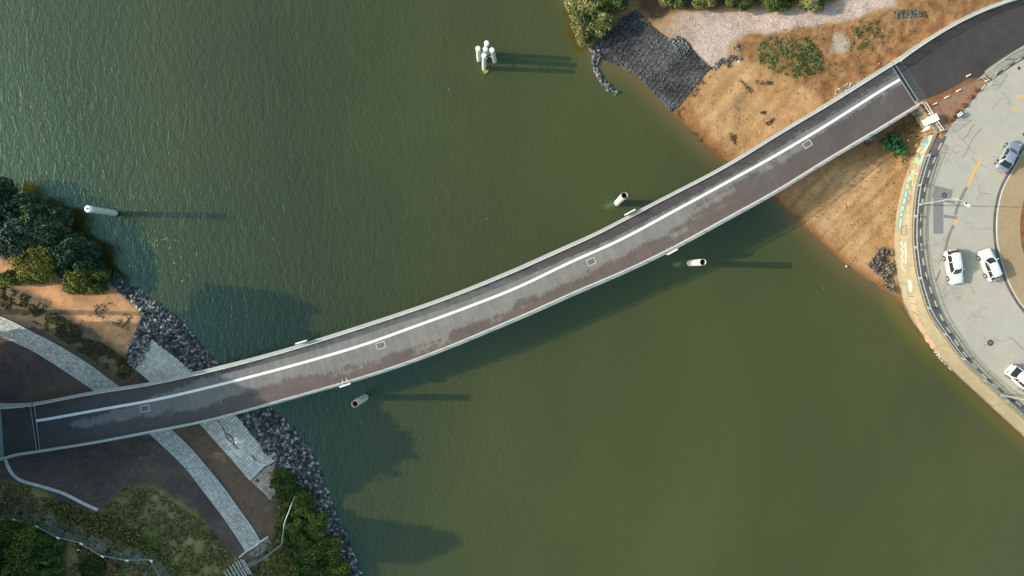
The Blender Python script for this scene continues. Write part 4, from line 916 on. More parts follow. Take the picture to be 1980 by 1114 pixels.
def plant(kind, px_, py_, rpx, h, label, cat, group, cols, n, leaf, lumps=5, trunk=.12, seed=0, ry=None, base=None, flatten=.7, **kw):
    """px_,py_ = centre of the crown in the photo; the root stands below it"""
    g0 = G(px_, py_); q = W(px_, py_, g0.z+h*.55)
    z0 = float(height(np.array([q.x]), np.array([q.y]))[0]); z0 = max(z0, -.1)
    r0 = rpx/FPX*(HC-z0); ry_ = (ry or rpx)/FPX*(HC-z0); t = thing(kind, (q.x, q.y, z0), label, cat, group); r = random.Random(seed)
    bl_ = [(q.x, q.y, z0+h*.5, r0*.72, ry_*.72, h*.5)]
    for k in range(lumps):
        a = 2*math.pi*(k+r.random()*.6)/lumps; f = .5+.2*r.random(); bl_.append((q.x+math.cos(a)*r0*f, q.y+math.sin(a)*ry_*f, z0+h*(.32+.2*r.random()), r0*.42, ry_*.42, h*(.38+.12*r.random())))
    b = MB(); lean = Vector((r.uniform(-.2, .2), r.uniform(-.2, .2), 0))
    top = Vector((q.x, q.y, z0+h*.55))+lean; b.bar((q.x, q.y, z0-.3), top, trunk, 7, trunk*.5)
    for x in bl_[1:]: b.bar(Vector((q.x, q.y, z0+h*.2)), Vector(x[:3]), trunk*.5, 5, trunk*.15)
    b.build('trunk', M['bark'], t)
    link('crown', crown_mesh('crown', bl_, n, leaf, cols, seed=seed, **kw), M['leaf'], t)
    return t
DG = [(.010, .034, .022), (.022, .062, .034), (.045, .095, .048), (.10, .14, .07)]
MG = [(.015, .03, .008), (.035, .06, .014), (.06, .09, .02), (.10, .13, .035)]
YG = [(.025, .05, .01), (.07, .10, .015), (.16, .17, .025), (.28, .25, .045)]
RG = [(.03, .05, .015), (.09, .12, .035), (.20, .21, .07), (.34, .30, .12)]
BG_ = 'trees and bushes on the upper left bank'
plant('willow_tree', 2, 402, 58, 4.4, 'dark willow tree at the left edge, nearest the upper end of the bank', 'tree', BG_, DG, 17000, .15, seed=1, elong=3.2, droop=.5, trunk=.25)
plant('willow_tree', 74, 440, 52, 4.8, 'dark drooping willow above the water in the middle of the left clump', 'tree', BG_, DG, 17000, .15, seed=2, elong=3.4, droop=.6, trunk=.25)
plant('willow_tree', 138, 494, 46, 4.2, 'blue-green willow hanging over the shore below the first two willows', 'tree', BG_, DG, 15000, .14, seed=3, elong=3.2, droop=.6, trunk=.2)
plant('willow_tree', 186, 528, 24, 2.6, 'small dark willow at the lower right end of the clump', 'tree', BG_, DG, 4500, .14, seed=4, elong=2.6, droop=.4, trunk=.12)
plant('willow_tree', 28, 455, 48, 4.6, 'dark leafy tree behind the yellow-green bushes at the left edge', 'tree', BG_, [(.01, .028, .02), (.02, .05, .035), (.04, .085, .06), (.09, .14, .10)], 12000, .14, seed=5, elong=2.4, trunk=.2)
plant('yellow_bush', 66, 508, 50, 3.6, 'yellow-green bush beside the sand, left one of the pair', 'bush', BG_, YG, 11000, .12, seed=6, elong=2.2, ry=42)
plant('yellow_bush', 160, 540, 50, 3.2, 'yellow-green bush at the top of the sand patch, right one of the pair', 'bush', BG_, YG, 11000, .12, seed=7, elong=2.2, ry=30)
plant('yellow_bush', 20, 537, 30, 2.2, 'low yellow-green bush cut by the left edge of the picture', 'bush', BG_, YG, 3000, .16, seed=8, elong=2.0, ry=16)
plant('small_shrub', 222, 536, 11, 1.3, 'small blue-green shrub at the tip of the rock strip', 'bush', BG_, [(.02, .06, .05), (.05, .12, .10)], 700, .13, seed=9)
TG = 'bushes along the top edge'
plant('reed_bush', 1150, 8, 56, 3.6, 'big yellow-green reed bush at the top edge beside the dark stones', 'bush', TG, RG, 22000, .12, seed=20, elong=3.2, ry=60, trunk=.1)
plant('reed_bush', 1182, -20, 50, 4.0, 'dark green bush behind the reed bush at the top edge', 'bush', TG, MG, 14000, .14, seed=21, elong=2.4, trunk=.1)
plant('reed_bush', 1142, 50, 36, 2.6, 'lower yellow tip of the reed growth leaning over the water', 'bush', TG, RG, 12000, .12, seed=22, elong=3.2, ry=36)
for i, (x, y, r_, cl_n, lb) in enumerate(((1300, -16, 30, RG, 'yellowish bush at the top edge, first from the dark stones'), (1365, -14, 34, RG, 'pale green bush at the top edge, second from the dark stones'), (1432, -12, 36, MG, 'mid green bush at the top edge above the gravel'), (1505, -10, 38, MG, 'dark green bush at the top edge above the gravel track'), (1575, -8, 36, RG, 'last green bush of the row, above the brown soil'))):
    plant('roadside_bush', x, y, r_, 2.8, lb, 'bush', TG, cl_n, 10000, .13, seed=30+i, elong=2.4, ry=30)
LG = 'shrubs on the lower left slope'
IV_ = [(.015, .04, .008), (.04, .085, .015), (.08, .14, .022), (.20, .21, .04)]
for i, (x, y, r_, h_, lb) in enumerate(((548, 935, 26, 1.2, 'low green shrub at the broken paving, topmost of the strip'), (578, 975, 30, 1.4, 'green shrub beside the rocks where the fence ends'), (610, 1015, 30, 1.5, 'green shrub hanging over the rocks in the middle of the strip'), (556, 1020, 28, 1.3, 'dark ivy shrub crossed by the thin wire fence'),
     (632, 1062, 32, 1.5, 'dense shrub beside the rocks near the bottom edge'), (585, 1070, 34, 1.7, 'dark round shrub near the bottom edge, left of the rocks'), (650, 1108, 30, 1.5, 'shrub cut by the bottom edge beside the rocks'), (596, 1118, 36, 1.6, 'shrub cut by the bottom edge below the dark round one'))):
    plant('bank_shrub', x, y, r_, h_, lb, 'bush', LG, IV_, 7500, .115, seed=50+i, elong=1.4, clump=1.6)
for i, (x, y, r_, h_, lb) in enumerate(((30, 1045, 48, 3.2, 'big dark bush in the lower left corner beside the fence'), (85, 1060, 38, 2.4, 'dark bush right of the big corner bush'), (20, 1105, 50, 2.6, 'leafy bush cut by the bottom left corner'), (80, 1112, 38, 1.8, 'low bush at the bottom edge right of the corner'), (178, 1102, 26, 1.0, 'bright green low shrub left of the empty bench'))):
    plant('corner_bush', x, y, r_, h_, lb, 'bush', LG, IV_ if i != 4 else MG, 10000, .13, seed=70+i, elong=1.6, clump=1.3)
plant('round_bush', 1724, 274, 19, 1.9, 'larger dark half of the round bush beside the bridge on the sand', 'bush', 'round bushes under the bridge end', [(.008, .035, .018), (.02, .075, .035), (.04, .12, .05)], 4200, .13, seed=80, elong=1.3, clump=2)
plant('round_bush', 1740, 288, 14, 1.5, 'smaller bright half of the round bush beside the bridge on the sand', 'bush', 'round bushes under the bridge end', [(.015, .06, .015), (.03, .12, .03), (.06, .18, .05)], 2400, .13, seed=81, elong=1.3, clump=2)
# low weeds and grass tufts (ground cover)
def cover(name, poly_px, n, leaf, cols, h=.12, thr=.5, sc_=.06, seed=0, up_=.6):
    r = np.random.default_rng(seed); xs = [q[0] for q in poly_px]; ys = [q[1] for q in poly_px]
    qx = r.uniform(min(xs), max(xs), n*5); qy = r.uniform(min(ys), max(ys), n*5); nn = fbm(qx*sc_+seed, qy*sc_, 4)
    k = inside(poly_px, qx, qy) & (nn > thr); qx, qy, nn = qx[k][:n], qy[k][:n], nn[k][:n]; z = np.full(len(qx), 2.0)
    for _ in range(5):
        t = (z-HC); ax_ = (qx-990)/FPX; ay_ = -(qy-557)/FPX; dz_ = fwd.z+right.z*ax_+up.z*ay_; x = (fwd.x+right.x*ax_+up.x*ay_)*t/dz_; y = (fwd.y+right.y*ax_+up.y*ay_)*t/dz_; z = height(x, y)
    n = len(x); c_ = np.stack([x, y, z+.02+h*r.random(n)*np.clip((nn-thr)*8, .2, 1.5)], -1)
    nrm = r.normal(size=(n, 3))*.6; nrm[:, 2] += up_; nrm /= np.linalg.norm(nrm, axis=1, keepdims=True); t = np.cross(nrm, r.normal(size=(n, 3))); t /= np.linalg.norm(t, axis=1, keepdims=True); b_ = np.cross(nrm, t); s = leaf*(.5+r.random((n, 1)))
    V = np.stack([c_-t*s, c_+b_*s*.5, c_+t*s, c_-b_*s*.5], 1).reshape(-1, 3); cols = np.array(cols); cc_ = cols[r.integers(0, len(cols), n)]*(.7+.6*r.random((n, 1)))
    g = link(name, npmesh(name, V, np.arange(4*n).reshape(-1, 4), np.repeat(cc_, 4, 0)), M['leaf']); tag(g, kind='stuff')
WG = [(.06, .09, .03), (.09, .13, .04), (.14, .16, .07), (.04, .07, .025)]
cover('weeds', [(1462, 92), (1480, 72), (1560, 72), (1590, 100), (1590, 140), (1540, 152), (1500, 140), (1470, 125)], 3000, .10, WG, thr=.50, seed=3, sc_=.16)
cover('weeds', [(1542, 135), (1534, 125), (1552, 102), (1560, 72), (1568, 92), (1588, 106), (1586, 136), (1564, 146), (1530, 148)], 2000, .10, WG, thr=.50, seed=4, sc_=.2, h=.2)
cover('weeds', [(1650, 55), (1700, 40), (1712, 70), (1684, 80), (1668, 96), (1640, 100), (1652, 76)], 900, .10, WG, thr=.52, seed=6, sc_=.2)
cover('weeds', [(1480, 60), (1760, 30), (1780, 50), (1700, 125), (1600, 180), (1560, 170)], 900, .11, [(.10, .10, .04), (.07, .10, .03)], thr=.58, seed=7, sc_=.08)
cover('weeds', [(1690, 300), (1720, 235), (1775, 215), (1792, 262), (1750, 320)], 1100, .11, [(.06, .09, .03), (.12, .09, .05)], thr=.5, seed=8)
cover('weeds', [(1500, 376), (1700, 262), (1795, 260), (1735, 400), (1728, 570), (1640, 515)], 420, .12, [(.10, .09, .04), (.10, .06, .04), (.06, .09, .03)], thr=.6, seed=9)
GL = [(.06, .08, .015), (.14, .14, .035), (.24, .20, .07), (.33, .25, .12), (.045, .07, .014)]
cover('grass', [(0, 930), (60, 940), (120, 978), (190, 993), (215, 972), (240, 942), (300, 946), (395, 1010), (450, 1078), (470, 1125), (-10, 1125)], 16000, .13, GL, thr=.40, seed=12, h=.18)
cover('grass', [(80, 960), (190, 992), (260, 1020), (330, 1090), (360, 1120), (300, 1075), (230, 1045), (130, 1010)], 6000, .16, GL[:3], thr=.35, seed=13, h=.35)
cover('grass', [(515, 905), (545, 900), (640, 1040), (690, 1125), (470, 1125), (515, 1060), (545, 1010), (530, 960)], 9000, .14, GL[:3], thr=.3, seed=14, h=.3)
cover('grass', [(0, 548), (60, 575), (150, 630), (246, 695), (262, 720), (240, 735), (170, 690), (60, 620), (0, 596)], 5000, .12, [(.10, .08, .04), (.06, .05, .025), (.05, .06, .02)], thr=.42, seed=15, h=.15)
cover('dry_twigs', [(1675, 512), (1700, 478), (1722, 482), (1726, 530), (1732, 570), (1712, 560), (1700, 535)], 1700, .16, [(.16, .14, .12), (.09, .07, .06), (.28, .25, .22)], thr=.3, seed=16, h=.4, up_=.2)
cover('dry_twigs', [(1300, 190), (1356, 150), (1380, 140), (1345, 185), (1330, 240), (1395, 300), (1370, 298), (1312, 228)], 1000, .1, [(.16, .11, .06), (.09, .07, .04), (.10, .10, .04)], thr=.5, seed=17, h=.1, up_=.4)
for i, q in enumerate(([(1430, 152), (1446, 166), (1458, 178), (1450, 180), (1432, 162)], [(1478, 238), (1494, 228), (1496, 236), (1484, 244)], [(1468, 218), (1478, 214), (1480, 222)], [(1408, 256), (1424, 262), (1424, 282), (1412, 272)], [(1460, 155), (1496, 158), (1496, 166), (1462, 163)])):
    cover('dry_twigs', q, 110, .11, [(.08, .06, .04), (.14, .10, .07)], thr=.2, seed=20+i, h=.08, up_=.4)
cover('dry_twigs', [(180, 590), (215, 585), (256, 610), (250, 640), (205, 622), (186, 612)], 260, .12, [(.10, .07, .05), (.16, .12, .09)], thr=.48, seed=31, h=.1, up_=.3)
cover('leaf_litter', [(0, 860), (90, 884), (300, 850), (330, 960), (215, 968), (190, 985), (20, 915)], 500, .07, [(.2, .17, .12), (.07, .08, .03), (.3, .3, .28)], thr=.3, seed=27, h=.02, up_=1.5)

# ------------------------------------------------------------------ tall trees west of the picture whose shade falls on the bank and the river
WGp = 'tall trees on the high ground west of the river'
def tall(cx, cy, zc, rx, ry, rz, lb, seed):
    gz = 4.9; t = thing('tall_tree', (cx-3, cy, gz), lb, 'tree', WGp)
    b = MB(); b.bar((cx-3, cy, gz-.5), (cx, cy, zc), .45, 8, .22); r = random.Random(seed); bl_ = [(cx, cy, zc, rx*.82, ry*.82, rz*.82)]
    for k in range(6):
        a = 2*math.pi*(k+r.random()*.5)/6; bl_.append((cx+math.cos(a)*rx*.5, cy+math.sin(a)*ry*.6, zc+r.uniform(-.5, .5)*rz, rx*.45, ry*.45, rz*.42)); b.bar((cx-1, cy, zc-rz), bl_[-1][:3], .15, 5, .05)
    b.build('trunk', M['bark'], t); link('crown', crown_mesh('crown', bl_, 6500, .95, MG, seed=seed, fill=.6), M['leaf'], t)
y_ = lambda py: (545-py)/13.75
TT = [(-72, y_(598), 17.3, 5, 3.6, 4.0), (-71, y_(640), 16.0, 5, 4.0, 5.5), (-70, y_(845), 20.5, 6, 8.0, 6.5), (-70, y_(1030), 25, 5, 2.6, 4.5), (-72, y_(960), 17, 6, 6, 5.5), (-72, y_(1090), 19.5, 6, 4, 6),
      (-76, y_(690), 9.5, 7, 5, 5), (-75, y_(720), 14, 6, 5, 5), (-76, y_(790), 9.5, 7, 6, 5), (-75, y_(820), 14, 6, 6, 5), (-76, y_(900), 9.5, 7, 6, 5), (-75, y_(930), 13, 6, 6, 5), (-76, y_(1010), 9.5, 7, 6, 5), (-75, y_(1060), 13, 6, 6, 5), (-76, y_(1130), 9.5, 7, 6, 5), (-75, y_(1160), 15, 6, 7, 6), (-71, y_(760), 18, 5, 5, 5)]
for i, q in enumerate(TT): tall(*q, 'leafy %s tree beyond the left edge, %s from the bridge end' % ('tall' if q[2] > 15 else 'middling' if q[2] > 12 else 'low', 'first second third fourth fifth sixth seventh eighth ninth tenth eleventh twelfth thirteenth fourteenth fifteenth sixteenth seventeenth'.split()[sorted(TT, key=lambda k: -k[1]).index(q)]), 200+i)

# ------------------------------------------------------------------ piles in the river
def pile(bx, by, tx, ty, label, cat='mooring pile', r=.45, open_top=True, cap=False, group='steel piles standing in the river', nm='mooring_pile', weed=False):
    base = W(bx, by, 0); h = 6.7 if not cap else 6.4
    top = W(tx, ty, h); t = thing(nm, base, label, cat, group); ax_ = (top-base); dn = base-ax_*(2.0/h)
    b = MB(); n = 24
    if open_top:
        b.bar(dn, top, r, n, cap=False); b.bar(top-ax_.normalized()*2.4, top, r*.86, n, cap=False); k = len(b.v)
        a = ax_.normalized(); u = a.orthogonal().normalized(); w_ = a.cross(u); v = []
        for rr in (r, r*.86):
            for i in range(n): th = 2*math.pi*(i+.5)/n; v.append(top+u*(rr*math.cos(th))+w_*(rr*math.sin(th)))
        o = b.build('tube', M['pile'], t, True)
        b = MB(); b.add(v, [(i, (i+1) % n, n+(i+1) % n, n+i) for i in range(n)]); b.build('rim', M['rust'], t)
        b = MB(); q = top-ax_.normalized()*.7; b.bar(q-ax_.normalized()*.03, q, r*.9, n); b.build('dark_hollow', M['black'], t)
    else:
        b.bar(dn, top, r, n); b.build('tube', M['pile'], t, False)
        b = MB(); b.lathe(top, [(r*1.12, -.05), (r*1.2, .0), (r*1.2, .38), (r*1.0, .52), (r*.3, .58)], 24); b.build('cap', M['cap'], t)
        if nm == 'channel_marker':
            b = MB(); b.lathe(top, [(.09, .55), (.09, .72), (.03, .75)], 10); b.build('lantern', M['plastic'], t)
    b = MB(); q = W(bx, by, .0); b.lathe((q.x, q.y, 0), [(r*1.03, -.3), (r*1.03, .28)], 24); b.build('waterline_stain', mat('algae_stain', (.10, .11, .06), .9, noise=[8], var=.3), t)
    if weed:
        b = MB()
        for k in range(26):
            a = random.random()*6.28; f = random.random()*.55; c_ = Vector((q.x+math.cos(a)*f, q.y+math.sin(a)*f-.1, .12+random.random()*.15)); b.box(c_, .3, .16, .03, random.random()*6)
        b.build('weed_tuft', mat('yellow_weed', (.33, .32, .06), .9, noise=[8], var=.3), t)
    return t
pile(224, 412.5, 174, 404.5, 'leaning-looking grey channel marker pile with bright white round cap', 'channel marker', open_top=False, cap=True, nm='channel_marker', r=.40)
pile(1193.5, 393, 1207.5, 377.5, 'open white steel pile above the bridge in the green water')
pile(1333, 509, 1359.5, 507, 'open white steel pile below the bridge, right one, at the edge of its shade')
pile(707, 768, 685.5, 781.5, 'open steel pile below the bridge, left one, in the shaded blue water')
# dolphin: five white-capped piles tied by braces
dt = thing('mooring_dolphin', W(937, 122, 0), 'cluster of five white-capped steel piles tied together in the open river', 'mooring dolphin')
DP = [((926, 116), (924.5, 94.5)), ((941, 104), (941, 84)), ((939, 112), (938.5, 95.5)), ((956.5, 118), (951.5, 97.5)), ((936, 132.5), (936, 108))]
tops = []
for (b0, t0) in DP:
    hz = 5.2 if b0[1] != 132.5 else 5.6
    base = W(*b0, 0); top = W(*t0, hz); tops.append((base, top)); b = MB(); b.bar(base-(top-base)*.3, top, .30, 18, .30); pl_ = b.build('pile', M['pile'], dt)
    b = MB(); b.lathe(top, [(.30, -.05), (.33, 0), (.33, .18), (.22, .26)], 18); b.build('cap', M['cap'], pl_)
for i in (0, 1, 3, 4):
    for zz_ in (.35, .68):
        b = MB(); b.bar(tops[2][0].lerp(tops[2][1], zz_), tops[i][0].lerp(tops[i][1], zz_), .09, 6); b.build('brace', M['pile'], dt)
b = MB()
for a_i, b_i in ((0, 1), (1, 3), (3, 4), (4, 0)): b.bar(tops[a_i][0].lerp(tops[a_i][1], .8), tops[b_i][0].lerp(tops[b_i][1], .8), .07, 6)
b.build('tie_frame', M['steel'], dt)
b = MB()
for k in range(30):
    a = random.random()*6.28; f = random.random()*.4; q = W(938.5, 137, 0); b.box((q.x+math.cos(a)*f, q.y+math.sin(a)*f, .06+random.random()*.15), .26, .14, .03, random.random()*6)
b.build('weed_tuft', mat('yellow_weed', (.36, .34, .06), .9, noise=[8], var=.3), dt)

# ------------------------------------------------------------------ cars
def car(px_, py_, heading, paint, label, L_=4.5, W_=1.8, H_=1.46, hood=.30, roof=(-.62, .18), tail=.0, belt=.95, wheelbase=2.65, glass_rear=-.84, front_glass=.44):
    p = W(px_, py_, ZB+.004); t = thing('parked_car', p, label, 'car', 'cars on the ring road', rz=heading)
    mw = Matrix.Translation(p) @ Matrix.Rotation(heading, 4, 'Z')
    def fin(b, name, m_, par, smooth=True):
        b.v = [tuple(mw @ Vector(q)) for q in b.v]; o = b.build(name, m_, par, smooth, recalc=True); return o
    hl, hw = L_/2, W_/2
    # stations along the length: x, half width, top height, bottom height
    us = [-1, -.985, -.93, -.80, -.62, -.40, -.1, .2, .40, .55, .72, .86, .95, .99, 1.0]
    def wx_(u): 
        a = abs(u); return hw*(1-.20*max(0, (a-.72)/.28)**2.2-(.10 if a > .98 else 0))
    def top_(u):
        if u > front_glass: k = (u-front_glass)/(1-front_glass); return belt-.02-.20*k**1.6-(.16 if u > .985 else 0)
        if u < glass_rear+.02: k = (glass_rear+.02-u)/(1+glass_rear+1e-6) if glass_rear > -1 else 0; return belt+tail-.05*k-(.14 if u < -.99 else 0)
        return belt+tail*max(0, -u)
    def bot_(u): return .20+.16*max(0, (abs(u)-.86)/.14)
    b = MB(); v = []; nsec = None
    for u in us:
        w_, zt, zb = wx_(u), top_(u), bot_(u); zm = zb+(zt-zb)*.55
        sec = [(w_*.90, zb), (w_*.985, zb+.08), (w_, zm), (w_*.985, zt-.10), (w_*.90, zt-.015), (w_*.5, zt+.015), (0, zt+.022)]
        sec = sec+[(-a, c_) for a, c_ in reversed(sec[:-1])]; nsec = len(sec)
        for y__, z__ in sec: v.append((u*hl, y__, z__))
    ns = len(us); f = [(i*nsec+k, i*nsec+(k+1) % nsec, (i+1)*nsec+(k+1) % nsec, (i+1)*nsec+k) for i in range(ns-1) for k in range(nsec)]
    f += [tuple(range(nsec-1, -1, -1)), tuple((ns-1)*nsec+k for k in range(nsec))]
    b.add(v, f); body = fin(b, 'body', paint, t)
    # glasshouse: belt outline to roof outline
    r0, r1 = roof[0]*hl, roof[1]*hl; g0, g1 = glass_rear*hl, front_glass*hl
    def ring(x0, x1, w0, w1, z, bow=.1):
        return [(x0, -w0*.86, z), (x0-.05, 0, z), (x0, w0*.86, z), (x0+(x1-x0)*.12, w0, z), (x0+(x1-x0)*.5, (w0+w1)/2+.01, z), (x0+(x1-x0)*.85, w1, z), (x1, w1*.80, z), (x1+bow, 0, z), (x1, -w1*.80, z), (x0+(x1-x0)*.85, -w1, z), (x0+(x1-x0)*.5, -(w0+w1)/2-.01, z), (x0+(x1-x0)*.12, -w0, z)]
    lo = ring(g0, g1, hw*.90, hw*.90, belt-.03, .16); mi = ring((g0*.35+r0*.65), (g1*.35+r1*.65), hw*.80, hw*.80, belt+(H_-belt)*.62, .12); hi_ = ring(r0, r1, hw*.70, hw*.70, H_-.03, .08)
    n = len(lo); b = MB(); b.add(lo+mi+hi_, [(j*n+k, j*n+(k+1) % n, (j+1)*n+(k+1) % n, (j+1)*n+k) for j in range(2) for k in range(n)]+[tuple(2*n+k for k in range(n))])
    fin(b, 'windows', M['glass'], t, False)
    # roof skin
    ra = [(x, y*1.02, z+.005) for x, y, z in ring(r0-.03, r1+.02, hw*.72, hw*.72, H_-.05, .08)]; rb = [(x*.97, y*.80, H_+.01) for x, y, z in ring(r0, r1, hw*.70, hw*.70, 0, .06)]
    b = MB(); b.add(ra+rb+[((r0+r1)/2, 0, H_+.03)], [(k, (k+1) % n, n+(k+1) % n, n+k) for k in range(n)]+[(n+k, n+(k+1) % n, 2*n) for k in range(n)]+[tuple(range(n-1, -1, -1))]); fin(b, 'roof', paint, t)
    # pillars
    b = MB()
    for s in (-1, 1):
        Q = lambda ring_, k: Vector(ring_[k])
        for k in ((3, 6) if s > 0 else (11, 8)):
            P = [Q(lo, k), Q(mi, k), Q(hi_, k)]; P = [Vector((q.x, q.y*1.01, q.z)) for q in P]
            b = MB()
            for a, c_ in zip(P, P[1:]): b.bar(a, c_, .045, 6)
            fin(b, 'pillar', paint, t, False)
        k = 4 if s > 0 else 10; P = [Q(lo, k), Q(mi, k), Q(hi_, k)]
        b = MB()
        for a, c_ in zip(P, P[1:]): b.bar(a, c_, .03, 5)
        fin(b, 'pillar', paint, t, False)
    # belt trim, lights, mirrors, wheels
    for s in (-1, 1):
        b = MB(); b.box((.93*hl, s*hw*.62, belt-.26), .22, .36, .14, -s*.35); fin(b, 'headlight', M['lamp'], t, False)
        b = MB(); b.box((-.955*hl, s*hw*.70, belt-.12+tail), .16, .30, .17, s*.25); fin(b, 'tail_light', M['red'], t, False)
        b = MB(); b.box((front_glass*hl-.42, s*(hw+.10), belt+.07), .13, .22, .14, s*.15); b.box((front_glass*hl-.42, s*(hw-.02), belt+.0), .06, .16, .05); fin(b, 'mirror', paint, t, False)
        for q in (-1, 1):
            wx0 = q*wheelbase/2+.06; r = .32
            b = MB(); b.bar((wx0, s*(hw-.22), .37), (wx0, s*(hw+.008), .37), .385, 22); fin(b, 'wheel_arch', M['plastic'], t, False)
            b = MB(); b.bar((wx0, s*(hw-.22), r), (wx0, s*(hw+.035), r), r, 22); wh = fin(b, 'wheel', M['tyre'], t, False)
            b = MB(); b.bar((wx0, s*(hw+.02), r), (wx0, s*(hw+.045), r), .20, 14)
            fin(b, 'rim', M['rim'], wh, False)
    b = MB(); b.box((hl*.985, 0, .52), .05, W_*.52, .16); fin(b, 'grille', M['plastic'], t, False)
    b = MB(); b.box((-hl*.985, 0, .55), .04, .5, .12); fin(b, 'number_plate', M['white'], t, False)
    return t
ang_of = lambda dx, dy: math.atan2(-dy, dx)
car(1838.5, 516.5, ang_of(7, 38), M['cwhite'], 'white estate car driving down the page, left one of the white pair', 4.65, 1.84, 1.58, roof=(-.80, .12), glass_rear=-.95, front_glass=.38, belt=1.0, wheelbase=2.75)
car(1907.5, 513, ang_of(-13.4, -34.4), M['cwhite'], 'white hatchback heading up beside the inner kerb, right one of the white pair', 4.35, 1.78, 1.50, roof=(-.74, .12), glass_rear=-.93, front_glass=.42, belt=.97, wheelbase=2.55)
car(1942.5, 304.5, ang_of(16.5, -30.3), M['cgrey'], 'silver-grey saloon car near the inner kerb in the upper bend', 4.5, 1.78, 1.45, roof=(-.42, .16), glass_rear=-.74, front_glass=.45, belt=.95, wheelbase=2.6)
car(1967, 731, ang_of(29, 26), M['cwhite'], 'white saloon car cut by the right edge below the manhole', 4.4, 1.76, 1.46, roof=(-.46, .18), glass_rear=-.78, front_glass=.46, belt=.95, wheelbase=2.6)

# ------------------------------------------------------------------ road markings and repairs
def rd(pts, name, mt, zo=.006): 
    b = MB(); b.poly(WL(pts, ZB), ZB+zo); o = b.build(name, mt); tag(o, kind='structure'); return o
def rline(pts, wd, name, mt, zo=.006):
    P = resample(catmull(WL(pts, ZB), 5), .3); b = MB(); b.ribbon(offset(P, -wd/2), offset(P, wd/2), zo); o = b.build(name, mt); tag(o, kind='structure'); return o
rline([(1897.5, 306), (1885, 330), (1871.5, 360)], .32, 'lane_marking', M['yellow'], .010)
rline([(1850.5, 424.5), (1846, 436)], .28, 'lane_marking', M['yellow'], .010)
rline([(1964.5, 190), (1983, 182.5), (2000, 176)], .24, 'lane_marking', M['yellow'], .010)
rline([(1913.5, 216), (1918.5, 213.5)], .16, 'lane_marking', M['yellow'], .010); rline([(1959, 214), (1969, 211)], .22, 'lane_marking', M['yellow'], .010)
rline([(1879, 574), (1882, 581)], .13, 'lane_marking', M['yellow'], .010)
rd([(1808, 359), (1842, 367), (1839.5, 386), (1824.7, 384.5), (1802, 382)], 'road_patch', M['patch'], .004)
rd([(1804.6, 389.5), (1824.2, 389.5), (1824, 452), (1804.5, 452)], 'road_patch', M['patch'], .005); rd([(1805, 382.6), (1824.3, 384.8), (1824.3, 389.4), (1804.6, 389.4)], 'road_patch', M['patch'], .005)
rd([(1824.8, 386), (1847.5, 389.5), (1846.5, 394.5), (1826, 391)], 'road_patch', M['patch'], .005); rd([(1824.8, 415), (1851, 419), (1850, 424), (1824.6, 421)], 'road_patch', M['patch'], .005)
rline([(1869.5, 362), (1861, 378), (1853, 396), (1847, 416)], .42, 'sealed_joint', M['seal'], .004)
rline([(1844, 436), (1835, 455), (1829, 478), (1824, 502)], .38, 'sealed_joint', M['seal'], .004); rline([(1818, 522), (1813, 536), (1810, 545)], .3, 'sealed_joint', M['seal'], .004)
for q in ([(1851, 262), (1866, 275), (1872, 282), (1878, 292), (1886, 300)], [(1877, 302), (1889, 315), (1905, 323), (1912, 322)], [(1862, 270), (1870, 262), (1878, 248), (1884, 240)], [(1893, 356), (1893, 370), (1897, 374), (1906, 374), (1914, 376)], [(1894, 377), (1889, 387)], [(1919, 303), (1928, 305)],
          [(1879, 437), (1884, 441), (1893, 443), (1900, 444), (1908, 442), (1922, 442)], [(1867, 430), (1880, 432)], [(1872, 544), (1878, 556), (1885, 570)], [(1899, 594), (1910, 598)], [(1936, 177), (1944, 186), (1951, 195), (1954, 205)], [(1922, 660), (1932, 658), (1942, 659), (1953, 653)], [(1953, 652), (1966, 663), (1980, 677)], [(1916, 655), (1920, 662), (1926, 664)],
          [(1820, 280), (1836, 290), (1850, 280), (1862, 284)], [(1888, 318), (1885, 335), (1892, 350)], [(1912, 218), (1925, 204), (1937, 190)], [(1860, 305), (1868, 296), (1880, 270), (1900, 246)], [(1930, 315), (1950, 322)]):
    rline(q, .035+.03*random.random(), 'road_crack', M['seal'] if random.random() < .35 else M['crack'], .009)
r_ = random.Random(5)
for cx_, cy_, rr_, nn_ in ((1838, 560, 22, 26), (1818, 500, 14, 12), (1824, 470, 12, 10), (1880, 610, 24, 12), (1915, 663, 16, 10), (1835, 300, 16, 14)):
    b = MB()
    for k in range(nn_):
        x = cx_+r_.uniform(-rr_, rr_); y = cy_+r_.uniform(-rr_*.7, rr_*.7); P = [(x, y)]; a = r_.random()*6.28
        for j in range(3): a += r_.uniform(-.8, .8); x += math.cos(a)*4; y += math.sin(a)*4; P.append((x, y))
        Pw = WL(P, ZB); b.ribbon(offset(Pw, -.02), offset(Pw, .02), .008)
    tag(b.build('fine_cracks', M['seal']), kind='structure')
def manhole(x, y, r, lab):
    p = W(x, y, ZB); t = thing('manhole_cover', p, lab, 'manhole cover', 'manhole covers in the ring road')
    b = MB(); b.lathe((p.x, p.y, ZB), [(r, .0), (r, .012)], 28); b.build('collar', M['steel'], t)
    b = MB(); b.lathe((p.x, p.y, ZB), [(r*.62, .01), (r*.62, .022)], 24); b.build('lid', mat('iron_lid', (.20, .17, .16), .6, .4, noise=[12], var=.3), t)
manhole(1826, 377.5, .36, 'round manhole cover in the dark asphalt patch'); manhole(1915, 663, .43, 'round dark manhole cover above the cut-off white car')
rd([(1966.5, 131.5), (1970, 128), (1974, 132), (1970.5, 136)], 'drain_grating', M['steel'], .012)
rd([(1977, 259), (1980, 257), (1983, 262), (1979, 264)], 'drain_grating', M['steel'], .012)

